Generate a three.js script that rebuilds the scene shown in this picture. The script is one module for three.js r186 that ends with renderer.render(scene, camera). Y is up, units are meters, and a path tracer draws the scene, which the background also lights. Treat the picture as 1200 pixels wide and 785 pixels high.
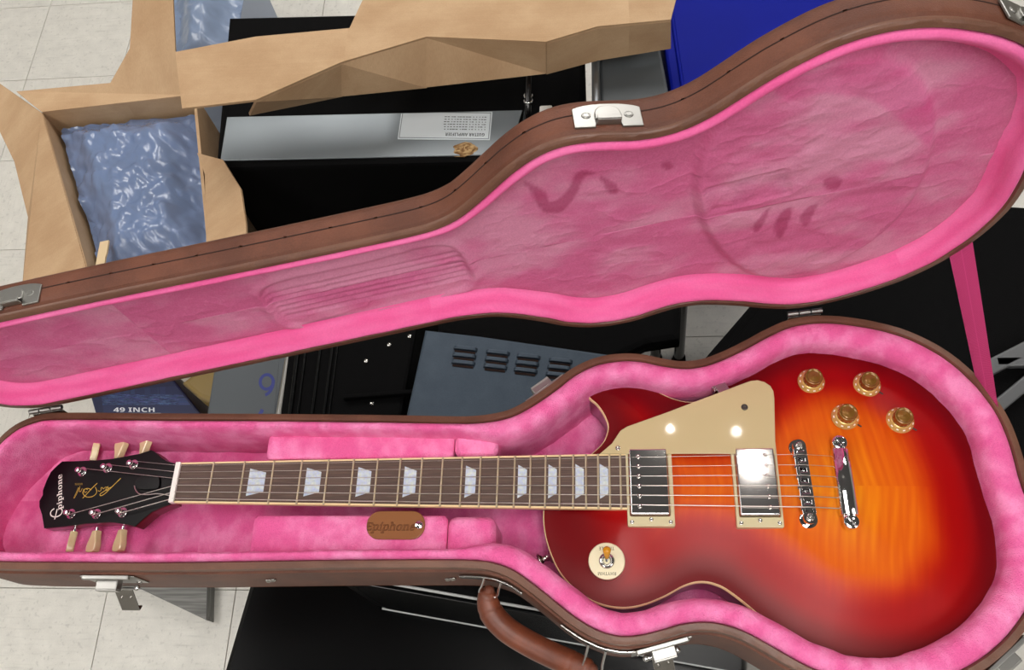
import * as THREE from 'three';
import { RoundedBoxGeometry } from 'three/addons/geometries/RoundedBoxGeometry.js';
import { mergeGeometries, mergeVertices, toCreasedNormals } from 'three/addons/utils/BufferGeometryUtils.js';
import { ImprovedNoise } from 'three/addons/math/ImprovedNoise.js';
import { RectAreaLightUniformsLib } from 'three/addons/lights/RectAreaLightUniformsLib.js';

// ------------------------------------------------------------------ camera, exposure, lights
const V = (x, y, z) => new THREE.Vector3(x, y, z);
const R = 1.08;                                   // height of the case rim above the floor
const F = 1040;                                   // focal length in pixels of a 1200 x 785 frame
const EYE = V(0.43383671, R + 0.85762451, 0.24125086);
const FWD = V(-0.09520918, -0.90151758, -0.42213891), UPV = V(0.01890262, 0.42235155, -0.90623499), RGT = V(0.9952778, -0.09426142, -0.0231707);
const scene = new THREE.Scene();
const camera = new THREE.PerspectiveCamera(2 * Math.atan(392.5 / F) * 180 / Math.PI, 1200 / 785, 0.02, 60);
camera.position.copy(EYE); camera.up.copy(UPV); camera.lookAt(EYE.clone().add(FWD));
scene.add(camera);
scene.background = new THREE.Color(0x000000);
const renderer = new THREE.WebGLRenderer({ antialias: true });
renderer.toneMapping = THREE.LinearToneMapping;
renderer.toneMappingExposure = .52;
renderer.shadowMap.enabled = true;
RectAreaLightUniformsLib.init();
const CEIL = 3.05;
const PANELS = [[0.62, 0.58], [-1.7, -0.3], [-0.9, 2.1], [2.5, 1.5], [-0.75, -2.4], [2.3, -2.5], [0.7, -2.6]];   // ceiling light panels, 0.6 x 1.2 m
const PANEL_LIGHT = 13, SPOT_LIGHT = .35;
const SPOTS = [[0.665, -0.71, .012], [0.875, -0.70, .017]];          // x, z, radius of the lens

// ------------------------------------------------------------------ helpers
const noise = new ImprovedNoise();
const N3 = (x, y, z = 0) => noise.noise(x, y, z);
const fbm = (x, y, z = 0, o = 4) => { let s = 0, a = 1, t = 0; for (let i = 0; i < o; i++) { s += a * N3(x, y, z + i * 7.3); t += a; a *= .5; x *= 2.03; y *= 2.03; } return s / t; };
let seed = 12345; const rnd = () => ((seed = (seed * 1664525 + 1013904223) >>> 0) / 4294967296);
const sm = (a, b, x) => { const t = Math.min(1, Math.max(0, (x - a) / (b - a))); return t * t * (3 - 2 * t); };
const mix = (a, b, t) => a + (b - a) * t;
const ray = (px, py) => FWD.clone().multiplyScalar(F).addScaledVector(RGT, px - 600).addScaledVector(UPV, -(py - 392.5));
const atY = (px, py, y) => { const d = ray(px, py); return EYE.clone().addScaledVector(d, (y - EYE.y) / d.y); };
const at = (px, py, h = 0) => atY(px, py, R + h);
const atPlane = (px, py, P0, n) => { const d = ray(px, py); return EYE.clone().addScaledVector(d, P0.clone().sub(EYE).dot(n) / d.dot(n)); };
const project = (P) => { const q = P.clone().sub(EYE), w = q.dot(FWD); return [600 + F * q.dot(RGT) / w, 392.5 - F * q.dot(UPV) / w]; };

const used = {};
const numbered = (n) => { const k = used[n] = (used[n] ?? -1) + 1; return k ? n + '_' + String(k).padStart(3, '0') : n; };
const origin = new Map();
function thing(name, label, category, o = V(0, 0, 0), group) {
  const g = new THREE.Group(); g.name = numbered(name); g.position.copy(o); g.userData = { label, category };
  if (group) g.userData.group = group;
  origin.set(g, o); scene.add(g); return g;
}
function struct(name, o = V(0, 0, 0)) { const g = new THREE.Group(); g.name = name; g.position.copy(o); g.userData = { kind: 'structure' }; origin.set(g, o); scene.add(g); return g; }
function sub(parent, name, label) { const g = new THREE.Group(); g.name = name; if (label) g.userData.label = label; origin.set(g, origin.get(parent)); parent.add(g); return g; }
function clean(g) { const o = g.index ? g.toNonIndexed() : g; for (const k of Object.keys(o.attributes)) if (!['position', 'normal', 'uv'].includes(k)) o.deleteAttribute(k); return o; }
function join(geos) { return geos.length === 1 ? geos[0] : mergeGeometries(geos.map(clean)); }
function part(parent, name, geos, mat, label) {           // geometry comes in world coordinates
  let g = Array.isArray(geos) ? join(geos) : geos; const o = origin.get(parent);
  g = g.clone(); g.translate(-o.x, -o.y, -o.z);
  const m = new THREE.Mesh(g, mat); m.name = name; m.castShadow = m.receiveShadow = true;
  if (label) m.userData.label = label; parent.add(m); origin.set(m, o); return m;
}
function single(name, geos, mat, label, category, o, group) {   // a thing that is one mesh
  let g = (Array.isArray(geos) ? join(geos) : geos).clone(); g.translate(-o.x, -o.y, -o.z);
  const m = new THREE.Mesh(g, mat); m.name = numbered(name); m.position.copy(o); m.castShadow = m.receiveShadow = true;
  m.userData = { label, category }; if (group) m.userData.group = group; scene.add(m); origin.set(m, o); return m;
}
const mv = (g, x, y, z) => (g.translate(x, y, z), g);
const mvv = (g, p) => (g.translate(p.x, p.y, p.z), g);
const rbox = (w, h, d, r = .001, s = 2) => new RoundedBoxGeometry(w, h, d, s, Math.min(r, w * .49, h * .49, d * .49));
const box = (w, h, d) => new THREE.BoxGeometry(w, h, d);
const cyl = (r0, r1, h, s = 24) => new THREE.CylinderGeometry(r0, r1, h, s);
const tube = (pts, r, seg = 32, rs = 8, closed = false) => new THREE.TubeGeometry(new THREE.CatmullRomCurve3(pts, closed, 'centripetal'), seg, r, rs, closed);
function rod(a, b, r, s = 8) { const d = b.clone().sub(a), g = cyl(r, r, d.length(), s); g.applyQuaternion(new THREE.Quaternion().setFromUnitVectors(V(0, 1, 0), d.clone().normalize())); return mvv(g, a.clone().add(b).multiplyScalar(.5)); }
const lathe = (pts, s = 32) => new THREE.LatheGeometry(pts.map(([r, y]) => new THREE.Vector2(Math.max(r, 1e-5), y)), s);
function frame(o, x, y, z) { return new THREE.Matrix4().makeBasis(x, y, z).setPosition(o); }
const turned = (g, m) => (g.applyMatrix4(m), g);
// extrude a horizontal polygon (array of Vector3 or [x,z]) between two heights
function prism(pts, y0, y1, bevel = 0, bs = 2) {
  const s = new THREE.Shape(); pts.forEach((p, i) => { const x = p.x ?? p[0], z = p.z ?? p[1]; i ? s.lineTo(x, -z) : s.moveTo(x, -z); });
  const g = new THREE.ExtrudeGeometry(s, { depth: (y1 - y0) - 2 * bevel, bevelEnabled: bevel > 0, bevelSize: bevel, bevelThickness: bevel, bevelOffset: -bevel, bevelSegments: bs, steps: 1 });
  g.rotateX(-Math.PI / 2); g.translate(0, y0 + bevel, 0); return g;
}
const pxPrism = (px, yTop, yBot, bevel = .004) => prism(px.map(([x, y]) => atY(x, y, yTop)), yBot, yTop, bevel);
// closed smooth loop through [x,z] points, n samples by length, with outward normals
function makeLoop(pts, n, closed = true) {
  const c = new THREE.CatmullRomCurve3(pts.map(([x, z]) => V(x, 0, z)), closed, 'centripetal'); c.arcLengthDivisions = n * 6;
  const P = c.getSpacedPoints(n); if (closed) P.pop();
  let area = 0; for (let i = 0; i < P.length; i++) { const a = P[i], b = P[(i + 1) % P.length]; area += a.x * b.z - b.x * a.z; }
  const sgn = area > 0 ? 1 : -1;
  const T = P.map((p, i) => { const a = P[(i + P.length - 1) % P.length], b = P[(i + 1) % P.length]; return b.clone().sub(a).normalize(); });
  return { P, T, Nn: T.map((t) => V(t.z * sgn, 0, -t.x * sgn)), len: c.getLength() };
}
// sweep a profile along a loop: profile(i) gives [[outward offset, height], ...]
function loft(L, profile, y0, crease = 0) {
  const n = L.P.length, pos = [], uv = [], idx = []; let m = 0;
  for (let i = 0; i <= n; i++) {
    const k = i % n, pr = profile(k, L.P[k]); m = pr.length; let v = 0;
    pr.forEach(([o, h], j) => { if (j) v += Math.hypot(o - pr[j - 1][0], h - pr[j - 1][1]); pos.push(L.P[k].x + L.Nn[k].x * o, y0 + h, L.P[k].z + L.Nn[k].z * o); uv.push(i / n * L.len, v); });
  }
  for (let i = 0; i < n; i++) for (let j = 0; j < m - 1; j++) { const a = i * m + j, b = a + m; idx.push(a, b, a + 1, b, b + 1, a + 1); }
  let g = new THREE.BufferGeometry(); g.setAttribute('position', new THREE.Float32BufferAttribute(pos, 3)); g.setAttribute('uv', new THREE.Float32BufferAttribute(uv, 2)); g.setIndex(idx);
  if (crease) return toCreasedNormals(g, crease);
  g.computeVertexNormals();
  const nn = g.attributes.normal;                                  // close the seam
  for (let j = 0; j < m; j++) { const a = j, b = n * m + j, x = nn.getX(a) + nn.getX(b), y = nn.getY(a) + nn.getY(b), z = nn.getZ(a) + nn.getZ(b), l = Math.hypot(x, y, z) || 1; nn.setXYZ(a, x / l, y / l, z / l); nn.setXYZ(b, x / l, y / l, z / l); }
  return g;
}
const offsetLoop = (L, o) => L.P.map((p, i) => { const w = typeof o === 'function' ? o(i, p) : o; return [p.x + L.Nn[i].x * w, p.z + L.Nn[i].z * w]; });
// signed distance to a polygon (positive inside)
function sdf(poly, reach = 9) {
  const n = poly.length; let X0 = 1e9, X1 = -1e9, Z0 = 1e9, Z1 = -1e9; for (const [x, z] of poly) { X0 = Math.min(X0, x); X1 = Math.max(X1, x); Z0 = Math.min(Z0, z); Z1 = Math.max(Z1, z); }
  return (x, z) => {
    if (x < X0 - reach || x > X1 + reach || z < Z0 - reach || z > Z1 + reach) return -reach;
    let d = 1e9, inside = false;
    for (let i = 0, j = n - 1; i < n; j = i++) {
      const [ax, az] = poly[j], [bx, bz] = poly[i], ex = bx - ax, ez = bz - az, wx = x - ax, wz = z - az;
      const t = Math.max(0, Math.min(1, (wx * ex + wz * ez) / (ex * ex + ez * ez || 1e-12))), qx = wx - ex * t, qz = wz - ez * t; d = Math.min(d, qx * qx + qz * qz);
      if ((az > z) !== (bz > z) && x < (bx - ax) * (z - az) / (bz - az) + ax) inside = !inside;
    }
    return (inside ? 1 : -1) * Math.sqrt(d);
  };
}
// fill a polygon with a fine grid whose height is height(x, z, distance to the edge); uv in metres
function fill(poly, cell, height, up = true, colour) {
  const S = sdf(poly); let x0 = 1e9, x1 = -1e9, z0 = 1e9, z1 = -1e9; for (const [x, z] of poly) { x0 = Math.min(x0, x); x1 = Math.max(x1, x); z0 = Math.min(z0, z); z1 = Math.max(z1, z); }
  x0 -= cell; z0 -= cell; const nx = Math.ceil((x1 - x0) / cell) + 2, nz = Math.ceil((z1 - z0) / cell) + 2;
  const D = new Float32Array(nx * nz); for (let j = 0; j < nz; j++) for (let i = 0; i < nx; i++) { let d = S(x0 + i * cell, z0 + j * cell); if (Math.abs(d) < cell * .03) d = cell * .03 * Math.sign(d || 1); D[j * nx + i] = d; }
  const pos = [], uv = [], col = [], map = new Map(), idx = [];
  const vert = (key, x, z, d) => { let v = map.get(key); if (v === undefined) { v = pos.length / 3; map.set(key, v); pos.push(x, height(x, z, d), z); uv.push(x, z); if (colour) col.push(...colour(x, z, d)); } return v; };
  for (let j = 0; j < nz - 1; j++) for (let i = 0; i < nx - 1; i++) {
    const c = [[i, j], [i + 1, j], [i + 1, j + 1], [i, j + 1]], v = []; let any = false;
    for (const [a, b] of c) if (D[b * nx + a] > 0) any = true; if (!any) continue;
    for (let k = 0; k < 4; k++) {
      const [a, b] = c[k], [a2, b2] = c[(k + 1) % 4], ia = b * nx + a, ib = b2 * nx + a2, da = D[ia], db = D[ib];
      if (da > 0) v.push(vert('p' + ia, x0 + a * cell, z0 + b * cell, da));
      if ((da > 0) !== (db > 0)) { const t = da / (da - db); v.push(vert(ia < ib ? ia + '_' + ib : ib + '_' + ia, x0 + (a + (a2 - a) * t) * cell, z0 + (b + (b2 - b) * t) * cell, 0)); }
    }
    for (let k = 1; k < v.length - 1; k++) up ? idx.push(v[0], v[k + 1], v[k]) : idx.push(v[0], v[k], v[k + 1]);
  }
  const g = new THREE.BufferGeometry(); g.setAttribute('position', new THREE.Float32BufferAttribute(pos, 3)); g.setAttribute('uv', new THREE.Float32BufferAttribute(uv, 2));
  if (colour) g.setAttribute('color', new THREE.Float32BufferAttribute(col, 3));
  g.setIndex(idx); g.computeVertexNormals(); return g;
}

// ------------------------------------------------------------------ textures and materials
const s2l = (c) => c <= .04045 ? c / 12.92 : ((c + .055) / 1.055) ** 2.4;
function tex(w, h, fn, srgb = true, rx = 1, ry = 1) {       // fn(u, v) -> [r, g, b] 0..1 in sRGB, or a grey value
  const d = new Uint8Array(w * h * 4);
  for (let j = 0; j < h; j++) for (let i = 0; i < w; i++) { const c = fn(i / w, j / h), o = (j * w + i) * 4; for (let k = 0; k < 3; k++) d[o + k] = Math.max(0, Math.min(255, 255 * (c.length ? c[k] : c))); d[o + 3] = 255; }
  const t = new THREE.DataTexture(d, w, h); t.wrapS = t.wrapT = THREE.RepeatWrapping; t.magFilter = THREE.LinearFilter; t.minFilter = THREE.LinearMipmapLinearFilter; t.generateMipmaps = true;
  if (srgb) t.colorSpace = THREE.SRGBColorSpace; t.repeat.set(rx, ry); t.needsUpdate = true; return t;
}
function canvasTex(w, h, draw, srgb = true) { const c = document.createElement('canvas'); c.width = w; c.height = h; draw(c.getContext('2d'), w, h); const t = new THREE.CanvasTexture(c); if (srgb) t.colorSpace = THREE.SRGBColorSpace; return t; }
const std = (o) => new THREE.MeshStandardMaterial(o), phy = (o) => new THREE.MeshPhysicalMaterial(o);
const tint = (a, b, t) => [0, 1, 2].map((k) => mix(a[k], b[k], t));
const rgb = (r, g, b) => [r / 255, g / 255, b / 255];
// seamless: sample noise on two wrapped circles
const wrapN = (u, v, f, o = 3, z = 0) => { const a = u * 2 * Math.PI, b = v * 2 * Math.PI, r = f / (2 * Math.PI); return fbm(Math.cos(a) * r + 13.1 + Math.cos(b) * r * .7, Math.sin(a) * r + 5.7 + Math.sin(b) * r * .7, Math.cos(b) * r + Math.sin(b) * r * .6 + z, o); };

const M = {};
{
  const plush = tex(1024, 1024, (u, v) => {
    const n = .7 * fbm(u * 15, v * 15, 1.5, 4) + .75 * fbm(u * 52 + 3, v * 40, 9.2, 4), t = sm(-.34, .42, n), g = (rnd() - .5) * .035;
    const c = tint(rgb(234, 100, 162), rgb(250, 148, 198), t); return [c[0] + g, c[1] + g, c[2] + g];
  }, true, 1 / .9, 1 / .9);
  const plushB = tex(512, 512, (u, v) => .5 + .3 * fbm(u * 24, v * 24, 3.1, 3) + .3 * (rnd() - .5), false, 1 / .3, 1 / .3);
  M.plush = phy({ map: plush, bumpMap: plushB, bumpScale: .0026, roughness: 1, sheen: .35, sheenRoughness: .6, sheenColor: new THREE.Color(0xffa8cf) });
  const velvet = tex(1024, 1024, (u, v) => {
    const n = fbm(u * 9, v * 14, 4.5, 5), t = sm(-.22, .20, n), g = (rnd() - .5) * .05, w = sm(.02, .0, Math.abs(fbm(u * 22, v * 22, 8.5, 3))) * .5;
    const c = tint(tint(rgb(208, 104, 150), rgb(216, 142, 174), t), rgb(232, 164, 192), w * .3); return [c[0] + g, c[1] + g, c[2] + g];
  }, true, 1 / .9, 1 / .9);
  const velvetB = tex(1024, 1024, (u, v) => { const a = fbm(u * 22, v * 30, 3.7, 4), r = 1 - Math.abs(fbm(u * 14 + 5, v * 20, 6.1, 4)) * 2.4; return .45 + .28 * a + .16 * Math.max(0, r) ** 4 + .04 * (rnd() - .5); }, false, 1 / .9, 1 / .9);
  M.velvet = phy({ map: velvet, bumpMap: velvetB, bumpScale: .005, roughness: 1, sheen: .4, sheenRoughness: .5, sheenColor: new THREE.Color(0xffb0d0), vertexColors: true });
  const grainB = tex(512, 512, (u, v) => .5 + .35 * N3(u * 150, v * 150, 2.2) + .25 * (rnd() - .5), false, 1 / .12, 1 / .12);
  const lea = (a, b, z) => tex(512, 512, (u, v) => tint(a, b, sm(-.45, .45, fbm(u * 9, v * 9, z, 4) + .3 * (rnd() - .5))), true, 1 / .4, 1 / .4);
  M.leather = phy({ map: lea(rgb(92, 54, 40), rgb(114, 69, 51), 2.5), bumpMap: grainB, bumpScale: .0004, roughness: .5, specularIntensity: .7 });
  M.rim = phy({ map: lea(rgb(100, 66, 52), rgb(120, 82, 64), 6.5), bumpMap: grainB, bumpScale: .0002, roughness: .42 });
  M.handle = phy({ map: lea(rgb(104, 52, 34), rgb(132, 70, 46), 8.5), bumpMap: grainB, bumpScale: .0004, roughness: .35, clearcoat: .3, clearcoatRoughness: .4 });
  M.seam = std({ color: 0x2e1a14, roughness: .9 });
  M.thread = std({ color: 0xb58a6a, roughness: .8 });
  M.chrome = std({ color: 0xe8e8ea, metalness: 1, roughness: .06 });
  M.nickel = std({ color: 0xc0beba, metalness: 1, roughness: .2 });
  M.satin = std({ color: 0xa9a8a4, metalness: 1, roughness: .34 });
  M.darkmetal = std({ color: 0x55534f, metalness: 1, roughness: .4 });
  M.cream = phy({ color: 0xc6b486, roughness: .5, clearcoat: .6, clearcoatRoughness: .03 });
  M.creamMatt = phy({ color: 0xd0c49c, roughness: .4, clearcoat: .3 });
  M.bind = std({ color: 0xf0d6a4, roughness: .4 });
  M.nut = std({ color: 0xf4f1ea, roughness: .4 });
  M.black = phy({ color: 0x0b0a0c, roughness: .25, clearcoat: .3, clearcoatRoughness: .25 });
  M.cherry = phy({ color: 0x5a0f16, roughness: .3, clearcoat: .5, clearcoatRoughness: .2 });
  M.string = std({ color: 0xc9c5bd, metalness: 1, roughness: .3 });
  M.tolex = phy({ color: 0x060607, roughness: .75, specularIntensity: .2, bumpMap: grainB, bumpScale: .0012 });
  M.gloss = phy({ color: 0x050607, roughness: .22, specularIntensity: .6 });
  const kraft = (a, b, z) => tex(512, 512, (u, v) => { const g = .03 * (rnd() - .5) + .01 * N3(u * 6, v * 160, z); const c = tint(a, b, sm(-.5, .5, fbm(u * 5, v * 7, z, 4))); return [c[0] + g, c[1] + g, c[2] + g]; }, true, 1 / .5, 1 / .5);
  M.kraft = std({ map: kraft(rgb(182, 148, 112), rgb(200, 168, 132), 3.3), roughness: .85 });
}

// ------------------------------------------------------------------ the room
{
  const TILE = .296, gx = -.366, gz = -.0605;
  const tileTex = [1, 2, 3, 4].map((k) => tex(256, 256, (u, v) => {
    const n = fbm(u * 9, v * 9, k * 3.7, 4), s = fbm(u * 34 + 9 * k, v * 30, k * 5.1, 3), sc = Math.pow(Math.max(0, fbm(u * 5 + k, v * 60, k * 2.2, 2)), 2) * .5;
    const c = 0.86 + .05 * n + (s > .3 ? -.05 : 0) - sc * .3 + (rnd() - .5) * .03 + (k - 2.5) * .006; return [c, c * .99, c * .955];
  }));
  const tm = tileTex.map((t) => std({ map: t, roughness: .42 }));
  const fl = struct('floor');
  const slab = new THREE.Mesh(box(7.2, .1, 7.2), std({ color: 0x8d8a82, roughness: .8 })); slab.name = 'screed'; slab.position.set(.5, -.0535, -.5); slab.receiveShadow = slab.castShadow = true; fl.add(slab);
  const tg = rbox(TILE - .0016, .004, TILE - .0016, .0008, 1);
  for (let j = -8; j < 4; j++) for (let i = -7; i < 8; i++) {
    const m = new THREE.Mesh(tg, tm[(i * 7 + j * 13 + 200) % 4]); m.name = 'tile'; m.position.set(gx + (i + .5) * TILE, -.002, gz + (j + .5) * TILE); m.rotation.y = (Math.floor(rnd() * 4)) * Math.PI / 2; m.castShadow = m.receiveShadow = true; fl.add(m);
  }
  const wallM = std({ color: 0xb9b6b0, roughness: .9 });
  for (const [n, w, h, d, x, y, z] of [['wall_back', 7.2, CEIL, .1, .5, CEIL / 2, -4.05], ['wall_front', 7.2, CEIL, .1, .5, CEIL / 2, 3.05], ['wall_left', .1, CEIL, 7.2, -3.05, CEIL / 2, -.5], ['wall_right', .1, CEIL, 7.2, 4.05, CEIL / 2, -.5]]) {
    const m = new THREE.Mesh(box(w, h, d), wallM); m.name = n; m.position.set(x, y, z); m.userData = { kind: 'structure' }; m.castShadow = m.receiveShadow = true; scene.add(m);
  }
  const c = new THREE.Mesh(box(7.2, .1, 7.2), std({ color: 0x7c7d7f, roughness: .9 })); c.name = 'ceiling'; c.position.set(.5, CEIL + .05, -.5); c.userData = { kind: 'structure' }; c.castShadow = c.receiveShadow = true; scene.add(c);
  const frameM = std({ color: 0xe8e8e8, roughness: .5 }), glow = std({ color: 0xffffff, emissive: 0xffffff, emissiveIntensity: 9, roughness: .6 });
  for (const [x, z] of PANELS) {
    const t = thing('ceiling_light', 'flat rectangular white light panel set in the ceiling', 'ceiling light', V(x, CEIL - .02, z), 'ceiling light panels');
    const o = V(x, CEIL - .02, z);
    part(t, 'frame', [mv(box(.64, .02, .02), x, o.y + .01, z - .61), mv(box(.64, .02, .02), x, o.y + .01, z + .61), mv(box(.02, .02, 1.24), x - .31, o.y + .01, z), mv(box(.02, .02, 1.24), x + .31, o.y + .01, z)], frameM);
    part(t, 'diffuser', mv(box(.6, .01, 1.2), x, o.y + .012, z), glow);
    const L = new THREE.RectAreaLight(0xfff8f0, PANEL_LIGHT, .6, 1.2); L.position.set(0, -.004, 0); L.rotation.x = -Math.PI / 2; t.add(L);
  }
  for (const [x, z, lr] of SPOTS) {
    const t = thing('spot_lamp', 'small white ceiling spot lamp with a bright round face', 'lamp', V(x, CEIL - .06, z), 'ceiling spot lamps');
    part(t, 'housing', mv(lathe([[0, .06], [.03, .06], [.034, .055], [.034, .004], [lr + .001, .004], [lr + .001, .008], [0, .008]], 24), x, CEIL - .06, z), frameM);
    part(t, 'lens', mv(cyl(lr, lr, .004, 24), x, CEIL - .055, z), std({ color: 0xffffff, emissive: 0xffffff, emissiveIntensity: 40, roughness: .5 }));
    const L = new THREE.SpotLight(0xfff4e6, SPOT_LIGHT, 0, 1.1, .6, 2); L.position.set(0, -.006, 0); L.target.position.set(0, -1, 0); L.castShadow = true; L.shadow.radius = .35; t.add(L, L.target); L.target.name = 'aim';
  }
}

// ------------------------------------------------------------------ the guitar case
const loopPx = [[-206.2, -39.9]];   // world points in millimetres of the edge between brown rim and pink lining
const upPx = [[12, 511], [25, 502], [50, 493], [75, 491.5], [150, 492], [225, 492.6], [300, 493], [400, 494], [475, 495], [525, 496], [550, 496], [575, 493.5], [600, 487.5], [625, 474.5], [650, 457.5], [675, 438.5], [700, 427], [725, 422.5], [750, 423], [775, 428], [800, 431.3], [825, 428.5], [850, 419.5], [875, 407.5], [900, 394], [925, 383], [950, 378.3], [975, 378], [1000, 380.5], [1025, 385], [1058, 394], [1100, 414.5], [1137.5, 445], [1162, 474.5], [1175, 497], [1187, 529.5], [1197, 567]];
const loPx = [[1187, 738], [1162, 763], [1137, 780]], lo2Px = [[950, 782], [925, 769], [900, 754.5], [875, 741], [850, 732], [825, 728.7], [800, 731], [775, 738], [750, 744], [725, 745], [700, 738], [675, 723.5], [650, 704], [625, 684], [600, 667], [575, 658.5], [550, 656], [500, 655.5], [400, 656], [300, 657.5], [225, 658.7], [150, 659], [75, 658.5], [0, 657.5]];
const w2 = (l) => l.map(([x, y]) => { const p = at(x, y); return [p.x, p.z]; });
const rimPts = [[-.2062, -.0399], ...w2(upPx), [.8325, .035], [.830, .075], [.819, .105], ...w2(loPx), [.722, .180], [.690, .1865], [.655, .184], ...w2(lo2Px), [-.205, .079], [-.226, .070], [-.239, .050], [-.240, .022], [-.231, -.004], [-.218, -.025]];
const RIM = makeLoop(rimPts, 420);
const HA = V(-.16657218, R - .00155, -.08124746), HB = V(.65308885, R - .00155, -.18228179);
const lidM = new THREE.Matrix4().makeTranslation(HA.x, HA.y, HA.z).multiply(new THREE.Matrix4().makeRotationAxis(HB.clone().sub(HA).normalize(), -95.0558 * Math.PI / 180)).multiply(new THREE.Matrix4().makeTranslation(-HA.x, -HA.y, -HA.z));
const lidI = lidM.clone().invert();
const onLid = (px, py, d) => { const e = EYE.clone().applyMatrix4(lidI), r = ray(px, py).transformDirection(lidI); return e.addScaledVector(r, (R + d - e.y) / r.y); };   // closed-lid coordinates
const lidW = (p) => p.clone().applyMatrix4(lidM);
const nearest = (L, f) => { let b = 0, bd = 1e9; L.P.forEach((p, i) => { const d = f(p, i); if (d < bd) { bd = d; b = i; } }); return b; };

const guitarCase = thing('guitar_case', 'open brown hardshell guitar case with bright pink plush lining', 'guitar case', V(.3, R - .1, 0));
const DEEP = -.0755;
const lipW = (p) => mix(.0105, .0215, sm(.285, .345, p.x)) + .006 * sm(.60, .72, p.x);
{
  // --- bottom half
  const base = sub(guitarCase, 'base');
  part(base, 'base_shell', [loft(RIM, () => [[.0062, -.0088], [.0062, -.0108], [.0098, -.0125], [.0102, -.03], [.0102, -.0845], [.0092, -.0858], [.0102, -.0872], [.0085, -.0945], [.0035, -.0992], [-.004, -.1]], R, .7), fill(offsetLoop(RIM, -.0038), .012, () => R - .1, false)], M.leather, 'brown leatherette outer wall');
  part(base, 'rim_band', loft(RIM, () => [[-.001, -.014], [-.0003, -.001], [.0012, .0016], [.0058, .0018], [.0076, .0006], [.008, -.0084], [.006, -.0094]], R, .9), M.rim, 'smooth brown rim band');
  const lump = (i, p, k) => .0016 * fbm(p.x * 42, p.z * 42, k * 2.1, 3);
  part(base, 'plush_lining', loft(RIM, (i, p) => {
    const w = lipW(p) + .0016 * fbm(p.x * 30, p.z * 30, 7, 3), o = []; const prof = [[.0, -.010], [.0, -.002], [.06, .0016], [.22, .0048], [.45, .0058], [.68, .0048], [.86, .001], [.97, -.005], [1.0, -.012], [1.01, -.022], [.99, -.035], [.97, -.048], [.98, -.062], [1.02, -.078]];
    prof.forEach(([t, h], k) => o.push([-t * w + (k > 2 ? lump(i, p, k) * .8 : 0) - .0005, h + (k > 1 && k < 8 ? lump(i, p, k + 20) : 0)])); return o;
  }, R), M.plush, 'thick pink plush edge padding');
  const inner = offsetLoop(RIM, (i, p) => -lipW(p) + .003);
  part(base, 'plush_floor', fill(inner, .006, (x, z) => R + DEEP - .0015 + .0012 * fbm(x * 25, z * 25, 2, 3) + .016 * (1 - sm(-.02, .02, x - .33)) * 0), M.plush);
  // raised bottom of the head compartment
  const head = [[-.175, -.048], [-.19, .0], [-.19, .045], [-.17, .066], [.085, .066], [.085, -.053], [-.14, -.055]];
  part(base, 'head_compartment_floor', fill(head, .005, (x, z, d) => R - .0745 + .002 * sm(0, .02, d) + .0015 * fbm(x * 30, z * 30, 5, 3), true), M.plush);
  // cradle blocks beside the neck, the lower one the lid of the accessory box
  const cradle = (name, pts, top, bev, label) => part(base, name, fill(pts, .0035, (x, z, d) => top - bev * (1 - Math.sqrt(Math.max(0, 1 - (1 - Math.min(1, d / bev)) ** 2))) * 1.1 + .001 * fbm(x * 40, z * 40, 3, 3)), M.plush, label);
  const wallOf = (pts, top, bot) => loft(makeLoop(pts.flatMap((p, i) => { const q = pts[(i + 1) % pts.length]; return [p, [mix(p[0], q[0], .5), mix(p[1], q[1], .5)]]; }), 120), () => [[0, top - R], [.0005, bot - R]], R);
  const q = (x, y, h) => { const p = at(x, y, h); return [p.x, p.z]; };
  const rect = (x0, x1, z0, z1, r) => { const o = []; for (const [cx, cz, a] of [[x1 - r, z1 - r, 0], [x0 + r, z1 - r, 1], [x0 + r, z0 + r, 2], [x1 - r, z0 + r, 3]]) for (let k = 0; k <= 6; k++) { const t = (a + k / 6) * Math.PI / 2; o.push([cx + r * Math.cos(t), cz + r * Math.sin(t)]); } return o; };
  const block = (name, x0, x1, z0, z1, r, top, bev, label) => { const p = rect(x0, x1, z0, z1, r); const m = fill(p, .003, (x, z, d) => top - bev + Math.sqrt(Math.max(0, bev * bev - (bev - Math.min(bev, d)) ** 2)) + .0009 * fbm(x * 45, z * 45, 3, 3)); part(base, name, [clean(m), clean(loft(makeLoop(p, 160), () => [[0, top - bev - R + .0006], [.0004, -.076]], R))], M.plush, label); };
  const A0 = q(314, 520, -.018), A1 = q(532, 520, -.018), B0 = q(296, 620, -.018), B1 = q(524, 620, -.018), C1 = q(584, 520, -.018), D1 = q(581, 615, -.018);
  block('cradle_block', A0[0], A1[0], -.0575, -.0295, .004, R - .017, .003);
  block('accessory_box_lid', B0[0], B1[0], .0305, .0705, .004, R - .017, .003, 'pink plush lid of the accessory box');
  block('neck_pillow', A1[0] + .001, C1[0], -.0565, -.0305, .008, R - .014, .007);
  block('neck_pillow', B1[0] + .001, D1[0], .0315, .0705, .008, R - .014, .007);
  // leather tag with an embossed name and a snap
  const t0 = at(463.5, 615, -.014), tw = .0595, th = .0285;
  const tagShape = rect(t0.x - tw / 2, t0.x + tw / 2, t0.z - th / 2, t0.z + th / 2, th / 2 - .001);
  const tag = prism(tagShape.map(([x, z]) => [x, z]), R - .0172, R - .0142, .0008);
  { const p = tag.attributes.position, u = tag.attributes.uv; for (let i = 0; i < p.count; i++) u.setXY(i, (p.getX(i) - t0.x) / tw + .5, -(p.getZ(i) - t0.z) / th + .5); }
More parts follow.
